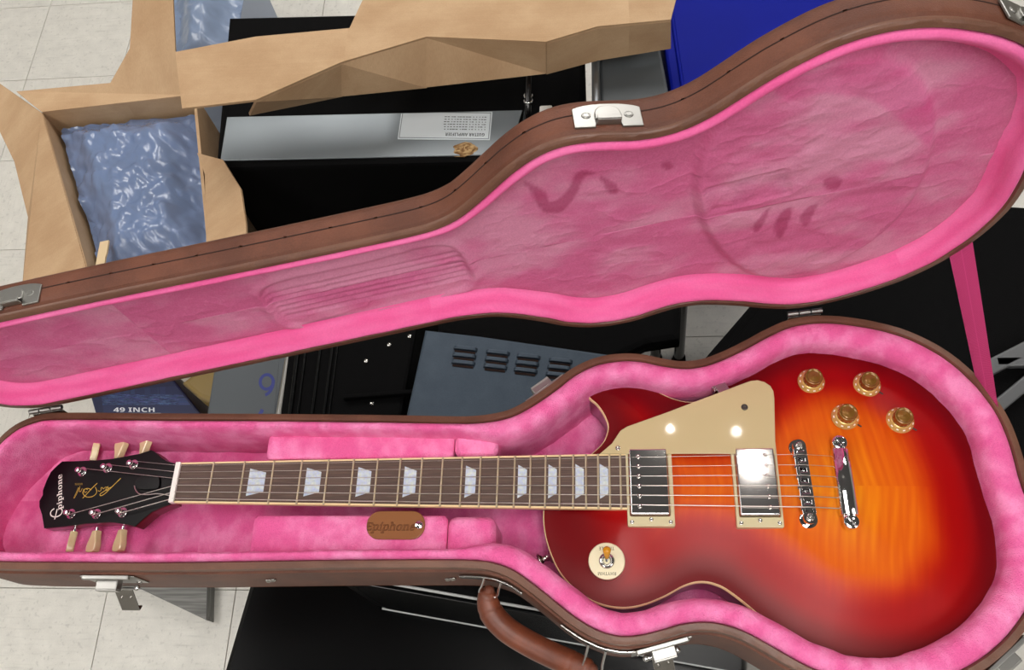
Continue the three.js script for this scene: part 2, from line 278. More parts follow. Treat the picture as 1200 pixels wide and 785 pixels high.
  const script = (c, w, h, bg, fg) => { c.fillStyle = bg; c.fillRect(0, 0, w, h); c.save(); c.translate(w * .42, h * .56); c.transform(1, 0, -.25, 1, 0, 0); c.font = '96px serif'; c.textAlign = 'center'; c.textBaseline = 'middle'; c.strokeStyle = fg; c.lineWidth = 4; c.strokeText('Epiphone', 0, 0); c.restore(); };
  part(base, 'leather_tag', tag, phy({ map: canvasTex(512, 256, (c, w, h) => script(c, w, h, '#8a5526', '#6f4018')), bumpMap: canvasTex(512, 256, (c, w, h) => script(c, w, h, '#ffffff', '#202020'), false), bumpScale: .0008, roughness: .5, clearcoat: .2 }), 'brown leather tag embossed with the name Epiphone');
  const sn = at(491, 615, -.013); part(base, 'snap_rivet', mvv(lathe([[0, .002], [.0015, .002], [.002, .0012], [.0036, .0014], [.0042, .0004], [.0042, -.001], [0, -.001]]), sn), M.chrome, 'silver snap rivet');
  // --- lid
  const lidPlush = tex(512, 512, (u, v) => { const g = (rnd() - .5) * .03, c = tint(rgb(240, 98, 162), rgb(246, 122, 180), sm(-.4, .4, fbm(u * 6, v * 30, 2.5, 3))); return [c[0] + g, c[1] + g, c[2] + g]; }, true, 1 / .5, 1 / .5);
  const lid = sub(guitarCase, 'lid');
  const onL = (g) => turned(g, lidM);
  part(lid, 'lid_shell', [onL(loft(RIM, () => [[.0074, .0024], [.0082, .0034], [.0098, .0046], [.0104, .010], [.0104, .028], [.0096, .033], [.0065, .0365], [-.002, .0382]], R, .7)), onL(fill(offsetLoop(RIM, -.0018), .012, () => R + .0382, true))], M.leather, 'brown leatherette outside of the lid');
  part(lid, 'lid_rim_band', onL(loft(RIM, () => [[-.001, .010], [-.0003, .001], [.0012, -.0016], [.0058, -.0018], [.0076, -.0006], [.008, .0022], [.0066, .0034]], R, .9)), M.rim, 'smooth brown rim band');
  part(lid, 'lid_seam', onL(loft(RIM, () => [[.0103, .0188], [.0108, .0191], [.0108, .0199], [.0103, .0202]], R)), M.seam, 'dark stitched seam line');
  const st = []; for (let i = 0; i < RIM.P.length; i += 7) { const p = RIM.P[i], n = RIM.Nn[i], t = RIM.T[i]; const g = rbox(.0032, .0009, .0009, .0003, 1); g.applyMatrix4(frame(V(p.x + n.x * .0109, R + .0195, p.z + n.z * .0108), t, V(0, 1, 0), n.clone())); st.push(g); }
  const stm = part(lid, 'stitching', st.map(onL), M.thread, 'tan thread stitches'); stm.userData.kind = 'stuff';
  const lw = (p) => .0085 + .004 * sm(.3, .5, p.x);
  part(lid, 'lid_lining', onL(loft(RIM, (i, p) => { const w = lw(p); return [[0, .010], [0, .002], [.12, -.0012], [.35, -.003], [.6, -.0028], [.85, 0], [1, .003], [1.05, .007], [1.14, .0115], [1.3, .0150], [1.55, .0168], [1.95, .0176]].map(([t, h], k) => [-t * w - .0005 + (k > 2 && k < 8 ? .0008 * fbm(p.x * 30, p.z * 30, k, 2) : 0), h + (k > 1 && k < 8 ? .0008 * fbm(p.x * 40, p.z * 40, k + 9, 2) : 0)]); }, R)), phy({ map: lidPlush, bumpMap: M.plush.bumpMap, bumpScale: .0006, roughness: 1, sheen: .5, sheenRoughness: .6, sheenColor: new THREE.Color(0xffa8cf), }), 'pink plush edge padding of the lid');
  // velvet back of the lid, with the marks pressed into it
  const LP = (px, py) => { const p = onLid(px, py, .017); return [p.x, p.z]; };
  const neckPad = sdf(makeLoop([[306, 343], [318, 333], [420, 309], [515, 287], [533, 291], [548, 312], [553, 326], [545, 337], [450, 361], [352, 382], [332, 376], [318, 360]].map((a) => LP(...a)), 120).P.map((p) => [p.x, p.z]), .014);
  const bodyPad = sdf(makeLoop([[812, 190], [835, 140], [880, 100], [940, 70], [1010, 55], [1065, 68], [1092, 105], [1098, 150], [1088, 195], [1060, 245], [1010, 288], [950, 315], [890, 322], [848, 300], [815, 250]].map((a) => LP(...a)), 160).P.map((p) => [p.x, p.z]), .014);
  const blob = (pts) => { const s = sdf(makeLoop(pts.map((a) => LP(...a)), 60).P.map((p) => [p.x, p.z]), .003); return s; };
  const nap = [blob([[612, 212], [622, 224], [630, 240], [640, 249], [655, 249], [668, 238], [678, 222], [686, 206], [697, 203], [684, 199], [674, 204], [668, 218], [655, 232], [645, 236], [638, 224], [625, 216]]), blob([[702, 206], [714, 210], [725, 220], [722, 227], [714, 226], [708, 216]]), blob([[776, 191], [786, 190], [788, 196], [780, 199]]), blob([[880, 258], [893, 242], [900, 236], [893, 254], [884, 266]]), blob([[905, 262], [916, 240], [926, 236], [922, 254], [912, 272]]), blob([[935, 250], [944, 236], [955, 232], [950, 246], [941, 258]]), blob([[963, 205], [975, 200], [985, 205], [978, 214], [966, 214]])];
  const hot = blob([[905, 97], [960, 74], [1020, 62], [1062, 74], [1088, 108], [1094, 150], [1084, 162], [1062, 142], [1020, 112], [960, 102], [920, 110]]);
  const strings = (ax, ay, bx, by, cx, cy, n) => { const a = LP(ax, ay), b = LP(bx, by), c = LP(cx, cy), o = []; for (let k = 0; k < n; k++) { const t = k / (n - 1); o.push([[mix(a[0], c[0], t), mix(a[1], c[1], t)], [mix(a[0], c[0], t) + b[0] - a[0], mix(a[1], c[1], t) + b[1] - a[1]]]); } return o; };
  const segs = [...strings(316, 347, 540, 296, 336, 372, 6), ...strings(826, 216, 918, 192, 832, 240, 7)];
  const segD = (x, z) => { let d = 1e9; for (const [[ax, az], [bx, bz]] of segs) { const ex = bx - ax, ez = bz - az, t = Math.max(0, Math.min(1, ((x - ax) * ex + (z - az) * ez) / (ex * ex + ez * ez))); d = Math.min(d, Math.hypot(x - ax - ex * t, z - az - ez * t)); } return d; };
  const inL = offsetLoop(RIM, (i, p) => -lw(p) * 1.5);
  const relief = (x, z, d) => {
    const nd = neckPad(x, z), bd = bodyPad(x, z);
    let h = R + .0166 + .0006 * fbm(x * 30, z * 30, 1, 3) + .0022 * (1 - sm(0, .006, d));
    h -= -.0022 * sm(-.003, .004, nd) + .0022 * sm(-.012, -.003, nd) * (1 - sm(-.003, .003, nd));
    h -= .0065 * sm(-.001, .008, bd);
    const wr = fbm(x * 26, z * 40, 4, 3); h += .0026 * sm(.0, .03, bd) * wr + .001 * sm(.78, .80, x) * fbm(x * 60, z * 60, 8, 2);
    const s = segD(x, z); h += .0018 * Math.exp(-((s / .0019) ** 2)) - .0009 * Math.exp(-(((s - .004) / .0019) ** 2));
    return h;
  };
  const back = fill(inL, .0026, (x, z, d) => relief(x, z, d), false, (x, z) => { let t = 0; for (const s of nap) t = Math.max(t, sm(-.0015, .0015, s(x, z))); return tint(tint([1, 1, 1], [1, .60, .84], .8 * sm(-.0028, .0028, hot(x, z))), [.70, .45, .56], t); });
  part(lid, 'lid_velvet', onL(back), M.velvet, 'crushed pink velvet inside of the lid with pressed marks');
  // --- strap between lid and base
  const sA = [lidW(onLid(1112, 297, .001)), lidW(onLid(1139, 281, .001))], sB = [at(1146, 456, -.006), at(1172, 494, -.006)];
  const mid = (a, t) => a[0].clone().lerp(a[1], t), across = 12, along = 60, pos = [], uv = [], idx = [];
  for (const side of [0, 1]) for (let i = 0; i <= along; i++) for (let j = 0; j <= across; j++) { const p = mid(sA, j / across).lerp(mid(sB, j / across), i / along); const n = V(.35, -.2, .9).normalize(); p.addScaledVector(n, side ? -.0008 : .0008); pos.push(p.x, p.y, p.z); uv.push(j / across * .028, i / along * .22); }
  const o2 = (along + 1) * (across + 1); for (const side of [0, 1]) for (let i = 0; i < along; i++) for (let j = 0; j < across; j++) { const a = side * o2 + i * (across + 1) + j, b = a + across + 1; side ? idx.push(a, a + 1, b, b, a + 1, b + 1) : idx.push(a, b, a + 1, b, b + 1, a + 1); }
  for (let i = 0; i < along; i++) for (const j of [0, across]) { const a = i * (across + 1) + j, b = a + across + 1; idx.push(a, a + o2, b, b, a + o2, b + o2); }
  const sg = new THREE.BufferGeometry(); sg.setAttribute('position', new THREE.Float32BufferAttribute(pos, 3)); sg.setAttribute('uv', new THREE.Float32BufferAttribute(uv, 2)); sg.setIndex(idx); sg.computeVertexNormals();
  const weave = (a, b) => tex(64, 64, (u, v) => { const k = (Math.sin(u * Math.PI * 16) * Math.sin(v * Math.PI * 16) + 1) / 2, e = Math.min(u, 1 - u) < .04 ? 1 : 0; return tint(a, b, Math.max(k * k, 0) * (1 - e) + e * .6); });
  const wt = weave(rgb(190, 44, 108), rgb(236, 98, 160)); wt.repeat.set(1 / .014, 1 / .014);
  const wb = tex(64, 64, (u, v) => (Math.sin(u * Math.PI * 16) * Math.sin(v * Math.PI * 16) + 1) / 2, false, 1 / .014, 1 / .014);
  part(guitarCase, 'lid_strap', sg, std({ map: wt, bumpMap: wb, bumpScale: .0006, roughness: .8 }), 'magenta woven webbing strap holding the lid');
  // --- hardware
  const site = (i, off, h) => { const p = RIM.P[i], n = RIM.Nn[i].clone(), t = V(0, 1, 0).cross(n); return frame(V(p.x + n.x * off, R + h, p.z + n.z * off), t, V(0, 1, 0), n); };   // x along the wall, y up, z outward
  function latch(i, label, open = 1) {
    const m = site(i, .0102, -.012), g = sub(guitarCase, 'latch', label), P = (n, geos, mat) => part(g, n, geos.map((k) => turned(k, m.clone())), mat);
    P('plate', [mv(rbox(.058, .034, .0016, .0007), 0, -.021, .0008), mv(rbox(.050, .005, .005, .0012), 0, -.003, .002)], M.satin);
    P('keeper', [mv(rbox(.022, .0018, .013, .0006), 0, -.0075, .0065), mv(rbox(.0018, .010, .013, .0006), -.0105, -.012, .0065), mv(rbox(.0018, .010, .013, .0006), .0105, -.012, .0065), mv(rbox(.022, .010, .0018, .0006), 0, -.012, .0135)], M.satin);
    P('hinge_pin', [turned(cyl(.0024, .0024, .030, 14), new THREE.Matrix4().makeRotationZ(Math.PI / 2).setPosition(0, -.040, .006)), mv(new THREE.SphereGeometry(.0032, 14, 10), -.0155, -.040, .006), mv(new THREE.SphereGeometry(.0032, 14, 10), .0155, -.040, .006)], M.chrome);
    const lv = [rbox(.020, .0016, .030, .0006), mv(rbox(.020, .006, .0016, .0006), 0, -.003, .0145)]; for (const x of [-.005, .005]) lv.push(mv(cyl(.0014, .0014, .0026, 10), x, .0008, -.004));
    P('lever', lv.map((k) => turned(mv(k, 0, 0, .016), new THREE.Matrix4().makeRotationX(.95).setPosition(0, -.041, .007))), M.nickel);
    for (const x of [-.022, .022]) P('screw', [turned(cyl(.0026, .003, .0012, 16), new THREE.Matrix4().makeRotationX(Math.PI / 2).setPosition(x, -.030, .0022))], M.nickel);
    return g;
  }
  const rimAt = (px, py) => { const p = at(px, py, -.005); return nearest(RIM, (a) => Math.hypot(a.x - p.x, a.z - p.z)); };
  latch(rimAt(122, 664), 'silver flip latch by the headstock end, hanging open');
  latch(rimAt(776, 748), 'silver flip latch at the waist, hanging open');
  latch(rimAt(1176, 764), 'silver flip latch at the rounded end of the case');
  latch(rimAt(640, 455), 'silver flip latch on the hinge side');
  // catches on the lid
  function catchPlate(px, py, label) {
    const i = nearest(RIM, (a, k) => { const n = RIM.Nn[k], q = project(lidW(V(a.x + n.x * .0104, R + .017, a.z + n.z * .0104))); return Math.hypot(q[0] - px, q[1] - py); });
    const m = lidM.clone().multiply(site(i, .0104, .0125)).multiply(new THREE.Matrix4().makeScale(.9, .74, .9));
    const s = new THREE.Shape(); s.moveTo(-.029, -.011); s.lineTo(-.012, -.011); s.lineTo(-.011, -.004); s.lineTo(.011, -.004); s.lineTo(.012, -.011); s.lineTo(.029, -.011); s.lineTo(.029, .014); s.quadraticCurveTo(.020, .020, 0, .020); s.quadraticCurveTo(-.020, .020, -.029, .014); s.closePath();
    const pl = new THREE.ExtrudeGeometry(s, { depth: .0012, bevelEnabled: true, bevelSize: .0006, bevelThickness: .0006, bevelSegments: 2, curveSegments: 10 });
    const P = (geos) => geos.map((k) => turned(k, m.clone()));
    const dome = new THREE.Shape(); dome.absarc(0, 0, .0105, 0, Math.PI); dome.lineTo(-.0105, -.006); dome.lineTo(.0105, -.006); dome.closePath();
    const dg = new THREE.ExtrudeGeometry(dome, { depth: .0022, bevelEnabled: true, bevelSize: .001, bevelThickness: .001, bevelSegments: 3, curveSegments: 16 });
    const hook = [mv(rbox(.021, .0016, .007, .0006), 0, -.0075, .004), mv(rbox(.021, .005, .0016, .0006), 0, -.0052, .0078)];
    const scr = [-.0185, .0185].flatMap((x) => [turned(new THREE.TorusGeometry(.0033, .0009, 8, 20), new THREE.Matrix4().makeTranslation(x, .004, .0018)), turned(cyl(.0026, .0026, .002, 16), new THREE.Matrix4().makeRotationX(Math.PI / 2).setPosition(x, .004, .0018))]);
    part(lid, 'catch', P([pl, mv(dg, 0, .004, .0012), ...hook, ...scr]), M.satin, label);
  }
  catchPlate(714, 143, 'silver catch plate at the shoulder of the lid'); catchPlate(22, 356, 'silver catch plate by the narrow end of the lid'); catchPlate(1200, 16, 'silver catch plate on the broad end of the lid');
  const hi = nearest(RIM, (a, k) => { const n = RIM.Nn[k], q = project(lidW(V(a.x + n.x * .0104, R + .012, a.z + n.z * .0104))); return Math.hypot(q[0] - 640, q[1] - 388); });
  { const m = lidM.clone().multiply(site(hi, .0104, .012)); part(lid, 'catch', [turned(rbox(.044, .018, .0018, .0007), m.clone()), turned(mv(rbox(.016, .010, .006, .001), 0, 0, .003), m.clone()), turned(mv(rbox(.022, .003, .009, .0008), 0, .004, .004), m.clone())], M.satin, 'silver catch plate on the hinge side of the lid'); }
  // hinges
  for (const [px, py] of [[945, 371], [50, 487]]) {
    const p = at(px, py, 0), i = nearest(RIM, (a) => Math.hypot(a.x - p.x, a.z - p.z)), m = site(i, .0104, 0), g = sub(guitarCase, 'hinge');
    part(g, 'leaf', [turned(mv(rbox(.034, .026, .0014, .0005), 0, -.017, .0004), m.clone())], M.nickel); part(g, 'leaf', [turned(mv(rbox(.034, .020, .0014, .0005), 0, .014, .0004), lidM.clone().multiply(m))], M.nickel);
    part(g, 'knuckle', [-.0125, 0, .0125].map((x) => turned(turned(cyl(.0028, .0028, .011, 14), new THREE.Matrix4().makeRotationZ(Math.PI / 2).setPosition(x, 0, .0022)), m.clone())), M.satin);
  }
  // small side studs
  for (const [px, py] of [[306, 679], [522, 675]]) { const i = rimAt(px, py - 18), m = site(i, .0104, -.042), g = []; for (const x of [-.003, .003]) g.push(turned(turned(lathe([[0, .003], [.0018, .0026], [.003, .001], [.0034, 0], [0, 0]], 16), new THREE.Matrix4().makeRotationX(Math.PI / 2).setPosition(x, x * .6, 0)), m.clone())); g.push(turned(mv(rbox(.011, .003, .0012, .0005), 0, 0, .0006), m.clone())); part(guitarCase, 'stud', g, M.nickel, 'small silver stud on the side wall'); }
  // handle
  const hg = sub(guitarCase, 'handle', 'brown leather carrying handle hanging on two wire loops');
  const hp = [[573, 692, -.05], [571, 700, -.055], [576, 718, -.062], [592, 736, -.066], [620, 754, -.067], [655, 771, -.064], [680, 781, -.058], [694, 784, -.052]].map(([x, y, h]) => at(x, y, h));
  const hc = new THREE.CatmullRomCurve3(hp, false, 'centripetal'), ht = new THREE.TubeGeometry(hc, 80, .0125, 18, false);
  { const p = ht.attributes.position, rad = 19; for (let i = 0; i <= 80; i++) { const c = hc.getPointAt(i / 80), e = Math.min(i, 80 - i) / 80, s = mix(.72, 1, sm(0, .16, e)) * (e > .13 && e < .155 ? .95 : 1) * (.6 + .4 * sm(0, .02, e)); for (let j = 0; j < rad; j++) { const k = i * rad + j, v = V(p.getX(k), p.getY(k), p.getZ(k)).sub(c).multiplyScalar(s).add(c); p.setXYZ(k, v.x, v.y, v.z); } } ht.computeVertexNormals(); const u = ht.attributes.uv; for (let k = 0; k < u.count; k++) u.setXY(k, u.getX(k) * .2, u.getY(k) * .08); }
  const cap = (c, r) => mvv(new THREE.SphereGeometry(r, 16, 10), c);
  part(hg, 'grip', [ht, cap(hp[0], .0056), cap(hp[7], .0056)], M.handle, 'brown leather grip');
  for (const [px, py, endI, l, r] of [[577, 664, 0, [563, 672], [586, 674]], [700, 748, 7, [689, 751], [711, 758]]]) {
    const i = rimAt(px, py), m = site(i, .0105, -.022); const c = site(i, .0105, -.022);
    const sh = new THREE.Shape(); for (let k = 0; k <= 40; k++) { const t = k / 40 * 2 * Math.PI; const x = .027 * Math.cos(t), y = .0075 * Math.sin(t) * (1 - .15 * Math.cos(2 * t)); k ? sh.lineTo(x, y) : sh.moveTo(x, y); }
    const curv = [-4, -3, -2, -1, 0, 1, 2, 3, 4].map((k) => { const n = (i + Math.round(k * 1.5) + RIM.P.length) % RIM.P.length, p = RIM.P[n], q = RIM.Nn[n]; return V(p.x + q.x * .0118, R - .026, p.z + q.z * .0118); });
    const strip = []; for (let k = 0; k < curv.length - 1; k++) { const a = curv[k], b = curv[k + 1], d = b.clone().sub(a), hgt = .013 * Math.sqrt(1 - ((k - 3.5) / 4.6) ** 2); const g = rbox(d.length() * 1.12, hgt, .0022, .0008); const x = d.clone().normalize(), z = x.clone().cross(V(0, 1, 0)); g.applyMatrix4(frame(a.clone().add(b).multiplyScalar(.5), x, V(0, 1, 0), z)); strip.push(g); }
    part(hg, 'handle_plate', strip, M.nickel, 'curved silver plate holding the handle');
    const e = hp[endI], wl = at(l[0], l[1], -.022), wr = at(r[0], r[1], -.022), pr = RIM.Nn[i];
    const across2 = RIM.T[i].clone().multiplyScalar(.0085); const sgn = wr.clone().sub(wl).dot(across2) > 0 ? 1 : -1;
    const base1 = V(RIM.P[i].x + pr.x * .0125, R - .024, RIM.P[i].z + pr.z * .0125);
    const a1 = base1.clone().addScaledVector(across2, -sgn), b1 = base1.clone().addScaledVector(across2, sgn), a2 = e.clone().addScaledVector(across2, -sgn * 1.0).addScaledVector(pr, .004), b2 = e.clone().addScaledVector(across2, sgn * 1.0).addScaledVector(pr, .004);
    part(hg, 'wire_loop', [tube([a1, a1.clone().lerp(a2, .5), a2, e.clone().addScaledVector(pr, .008), b2, b1.clone().lerp(b2, .5), b1], .0013, 48, 8)], M.chrome, 'chrome wire loop');
  }
}

// ------------------------------------------------------------------ the guitar
const guitar = thing('electric_guitar', 'cherry sunburst electric guitar with cream pickguard lying in the open case', 'guitar', V(.62, R + DEEP, 0));
const EDGE = -.022, CARVE = .012;                          // rim of the top and rise of the carve
const gPx = [[638, 597], [637.5, 608], [640, 628], [646, 648], [654, 665.5], [665, 680.5], [682, 695.5], [700, 705.5], [720, 710.5], [740, 710.5], [760, 705.5], [780, 697], [800, 686], [815, 681.3], [830, 681.3], [847, 687], [862, 697], [877, 709], [892, 721.5],
  [925, 747.5], [950, 760], [970, 769], [1000, 776.5], [1025, 779], [1050, 778.5], [1075, 775], [1100, 767.5], [1125, 754.5], [1145, 738], [1158, 719], [1167, 698], [1172, 673], [1173.5, 643], [1171, 613], [1166, 588], [1161, 567], [1153, 542], [1141, 517], [1121, 484], [1100, 461], [1075, 440], [1050, 425], [1025, 413.5], [1000, 406.5], [975, 403.5], [950, 404], [925, 408.5], [900, 418],
  [875, 433], [850, 453], [830, 467], [812, 471.5], [795, 469.5], [775, 462], [755, 451], [735, 445], [712, 444], [697, 446], [690, 451.5], [688.5, 457], [691, 465], [700, 473], [709, 486], [713.5, 499.5], [710, 514.5], [703, 524], [694, 532]];
const bodyPts = gPx.map(([x, y]) => { const p = at(x, y, EDGE); return [p.x, p.z]; });
const BODY = makeLoop([...bodyPts, [bodyPts[bodyPts.length - 1][0] - .012, bodyPts[bodyPts.length - 1][1] + .010], [bodyPts[0][0] + .002, bodyPts[0][1] - .010]], 360);
const bodyPoly = BODY.P.map((p) => [p.x, p.z]), bodyS = sdf(bodyPoly);
const topH = (x, z, d) => R + EDGE + CARVE * sm(.004, .08, d) + .002 * sm(.08, .14, d);
const topAt = (x, z) => topH(x, z, bodyS(x, z));
// fretboard line: nut centre to end centre
const NUTH = -.018, ENDH = -.0065, nutC = at(208.5, 565.2, NUTH), endC = at(734.5, 563.7, ENDH);
const ax = endC.clone().sub(nutC).normalize(), az = V(0, 1, 0).cross(ax).negate().normalize().multiplyScalar(-1); // across, towards the bass side (+z)
if (az.z < 0) az.negate();
const ay = az.clone().cross(ax).normalize(); if (ay.y < 0) ay.negate();
const boardLen = nutC.distanceTo(endC), SCALE = (boardLen - .006) / (1 - 2 ** (-22 / 12));
const halfW = (u) => mix(.0216, .0283, u / boardLen);      // half width of the board
const B = (u, v, w = 0) => nutC.clone().addScaledVector(ax, u).addScaledVector(az, v).addScaledVector(ay, w);
const bm = frame(nutC, ax, ay, az);                       // board frame: x along, y up, z across
const fretU = (n) => SCALE * (1 - 2 ** (-n / 12));
{
  // body
  const W = 768, H = 640, bx0 = .36, bx1 = .83, bz0 = -.175, bz1 = .19;
  const burst = tex(W, H, (u, v) => {
    const x = mix(bx0, bx1, u), z = mix(bz0, bz1, v), d = bodyS(x, z);
    const dx = (x - .645) / (x < .645 ? .205 : .150), dz = (z - .008) / (z < .008 ? .150 : .158); let e = Math.hypot(dx, dz);
    e = Math.max(e, 1.25 - d / .055 * .45); e += .05 * fbm(x * 14, z * 14, 2, 3);
    let c = tint(rgb(226, 124, 10), rgb(214, 90, 5), sm(.1, .62, e)); c = tint(c, rgb(158, 5, 6), sm(.58, .92, e)); c = tint(c, rgb(108, 2, 10), sm(.92, 1.2, e));
    const zz = Math.abs(z - .003), q = x * 150 + zz * 22 + 1.4 * fbm(x * 12, zz * 9, z > .003 ? 3 : 8, 3), f = (Math.sin(q * 2.3) * .35 + Math.sin(q * 5.1 + 1.3) * .35) * (.5 + fbm(x * 9, zz * 14, 4, 2)) + .9 * fbm(x * 230 + zz * 30, zz * 14, 5, 2);
    const k = 1 + .085 * f * (1 - sm(.7, 1.05, e)) + (z > .003 ? .03 : -.01) * (1 - sm(.6, .9, e));
    return [Math.min(1, c[0] * (1 + (k - 1) * .5)), c[1] * k * (1 + (k - 1)), c[2] * k];
  });
  burst.wrapS = burst.wrapT = THREE.ClampToEdgeWrapping;
  const topG = fill(bodyPoly, .0028, topH); { const p = topG.attributes.position, u = topG.attributes.uv; for (let i = 0; i < p.count; i++) u.setXY(i, (p.getX(i) - bx0) / (bx1 - bx0), (p.getZ(i) - bz0) / (bz1 - bz0)); }
  part(guitar, 'body_top', topG, phy({ map: burst, roughness: .35, specularIntensity: .38 }), 'flamed maple top in cherry sunburst fading from red edges to amber');
  part(guitar, 'body', [loft(BODY, () => [[-.0002, EDGE - .006], [0, EDGE - .007], [0, DEEP + .006], [-.0018, DEEP + .0018], [-.006, DEEP]], R), fill(offsetLoop(BODY, -.0058), .01, () => R + DEEP, false)], M.cherry, 'dark cherry mahogany body');
  part(guitar, 'binding', loft(BODY, () => [[-.0004, EDGE - .0002], [.0004, EDGE - .0001], [.0011, EDGE - .0008], [.0011, EDGE - .0062], [-.0004, EDGE - .0068]], R, .8), M.bind, 'cream binding around the top');
  // neck and fretboard
  const neckSec = 14, nn = 40, pos = [], uv = [], idx = [], uEnd = fretU(17);
  for (let i = 0; i <= nn; i++) { const u = mix(-.002, uEnd, i / nn), hw = halfW(u) - .0002, dep = mix(.016, .019, i / nn) + .016 * sm(.86, 1, i / nn); for (let j = 0; j <= neckSec; j++) { const t = Math.PI * j / neckSec, p = B(u, hw * Math.cos(t) * (1 - .02 * Math.sin(t)), -.0052 - dep * Math.pow(Math.sin(t), .85)); pos.push(p.x, p.y, p.z); uv.push(u, t * .02); } }
  for (let i = 0; i < nn; i++) for (let j = 0; j < neckSec; j++) { const a = i * (neckSec + 1) + j, b = a + neckSec + 1; idx.push(a, a + 1, b, b, a + 1, b + 1); }
  const ng = new THREE.BufferGeometry(); ng.setAttribute('position', new THREE.Float32BufferAttribute(pos, 3)); ng.setAttribute('uv', new THREE.Float32BufferAttribute(uv, 2)); ng.setIndex(idx); ng.computeVertexNormals();
  part(guitar, 'neck', ng, M.cherry, 'dark cherry neck');
  const trap = (u0, u1, w0, w1, y0, y1, bev) => { const g = prism([[u0, -w0], [u1, -w1], [u1, w1], [u0, w0]], y0, y1, bev); return turned(g, bm.clone()); };
  const woodTex = tex(1024, 256, (u, v) => { const g = fbm(u * 7, v * 90, 2, 3), h = fbm(u * 26, v * 240, 7, 2), c = tint(rgb(70, 54, 47), rgb(106, 84, 72), sm(-.4, .4, g * .7 + h * .6)); return c; }, true, 1 / .5, 1 / .064);
  const board = sub(guitar, 'fretboard', 'rosewood fretboard with cream edges');
  const fg = prism([[0, -halfW(0) + .0018], [boardLen, -halfW(boardLen) + .0018], [boardLen, halfW(boardLen) - .0018], [0, halfW(0) - .0018]], -.0052, 0, 0); { const p = fg.attributes.position, u = fg.attributes.uv; for (let i = 0; i < p.count; i++) u.setXY(i, p.getX(i), p.getZ(i)); }
  part(board, 'wood', turned(fg, bm.clone()), std({ map: woodTex, roughness: .55, bumpMap: woodTex, bumpScale: .0003 }), 'brown rosewood with fine grain');
  for (const s of [-1, 1]) { const e = prism([[0, s * halfW(0)], [boardLen, s * halfW(boardLen)], [boardLen, s * (halfW(boardLen) - .0018)], [0, s * (halfW(0) - .0018)]].map((a) => a), -.0054, .0001, 0); part(board, 'edge_binding', turned(e, bm.clone()), M.bind); }
  part(board, 'edge_binding', turned(mv(rbox(.0016, .0054, halfW(boardLen) * 2, .0004, 1), boardLen + .0006, -.0026, 0), bm.clone()), M.bind);
  const fretM = std({ color: 0xcfc2a4, metalness: 1, roughness: .4 });
  for (let n = 1; n <= 22; n++) { const u = fretU(n), hw = halfW(u); const g = new THREE.CylinderGeometry(.0011, .0011, hw * 2, 10, 1, false, 0, Math.PI); g.rotateX(Math.PI / 2); g.rotateZ(-Math.PI / 2 + Math.PI); g.scale(1, .85, 1); const b = new THREE.Box3().setFromBufferAttribute(g.attributes.position); if (b.max.y < .0005) g.rotateZ(Math.PI); part(board, 'fret', turned(mv(g, u, 0, 0), bm.clone()), fretM); }
  const pearl = tex(128, 128, (u, v) => { const n = fbm(u * 6, v * 6, 2, 3), m = fbm(u * 12 + 4, v * 10, 6, 2); return [.80 + .16 * n, .84 + .14 * n, .88 + .12 * m]; }, true, 1 / .03, 1 / .03);
  const pearlM = phy({ map: pearl, roughness: .2, clearcoat: .5, iridescence: .3 });
  for (const n of [3, 5, 7, 9, 12, 15, 17, 19, 21]) {
    const a = fretU(n - 1), b = fretU(n), c = (a + b) / 2, w = Math.max(.0085, (b - a) * .56), hw = halfW(c);
    const g = prism([[c - w / 2, -hw * .64], [c + w / 2, -hw * .45], [c + w / 2, hw * .45], [c - w / 2, hw * .64]], -.001, .00025, 0); { const p = g.attributes.position, u = g.attributes.uv; for (let i = 0; i < p.count; i++) u.setXY(i, p.getX(i), p.getZ(i)); }
    part(board, 'inlay', turned(g, bm.clone()), pearlM, 'pearl trapezoid inlay');
  }
  part(guitar, 'nut', turned(mv(rbox(.0056, .008, .0436, .0008), -.0028, -.0014, 0), bm.clone()), M.nut, 'white nut');
  // headstock, tilted back
  const tilt = 10 * Math.PI / 180, hx = ax.clone().multiplyScalar(Math.cos(tilt)).addScaledVector(ay, Math.sin(tilt)), hn = ay.clone().multiplyScalar(Math.cos(tilt)).addScaledVector(ax, -Math.sin(tilt));
  const h0 = B(-.0056, 0, -.0045), hm = frame(h0, hx, hn, az), hi = hm.clone().invert();
  const HP = (px, py, lift = 0) => atPlane(px, py, h0.clone().addScaledVector(hn, lift), hn).applyMatrix4(hi);     // local: x along, y above the face, z across
  const hsPx = [[205, 543], [196, 540.5], [190, 537], [184, 531.5], [177.5, 527.5], [165, 531.5], [150, 534.5], [130, 538], [112, 539.5], [92, 540.3], [73, 540.8], [66, 547], [60, 553], [55, 563], [50.5, 575], [50.5, 580], [46.5, 587], [46.5, 594], [49.5, 603], [51, 612], [52, 619], [75, 617], [100, 613.5], [130, 612], [150, 614.5], [158, 617], [166, 610], [178, 600], [190, 594.5], [203, 589.5]];
  const hs = hsPx.map(([x, y]) => HP(x, y)), sh = new THREE.Shape(); hs.forEach((p, i) => i ? sh.lineTo(p.x, -p.z) : sh.moveTo(p.x, -p.z));
  let g = new THREE.ExtrudeGeometry(sh, { depth: .0118, bevelEnabled: true, bevelSize: .0008, bevelThickness: .0008, bevelOffset: -.0008, bevelSegments: 2 }); g.rotateX(-Math.PI / 2); g.translate(0, -.0142, 0);
  part(guitar, 'headstock', turned(g, hm.clone()), M.cherry, 'dark cherry sides of the headstock');
  const cx0 = -.175, cx1 = .01, cz0 = -.05, cz1 = .06;
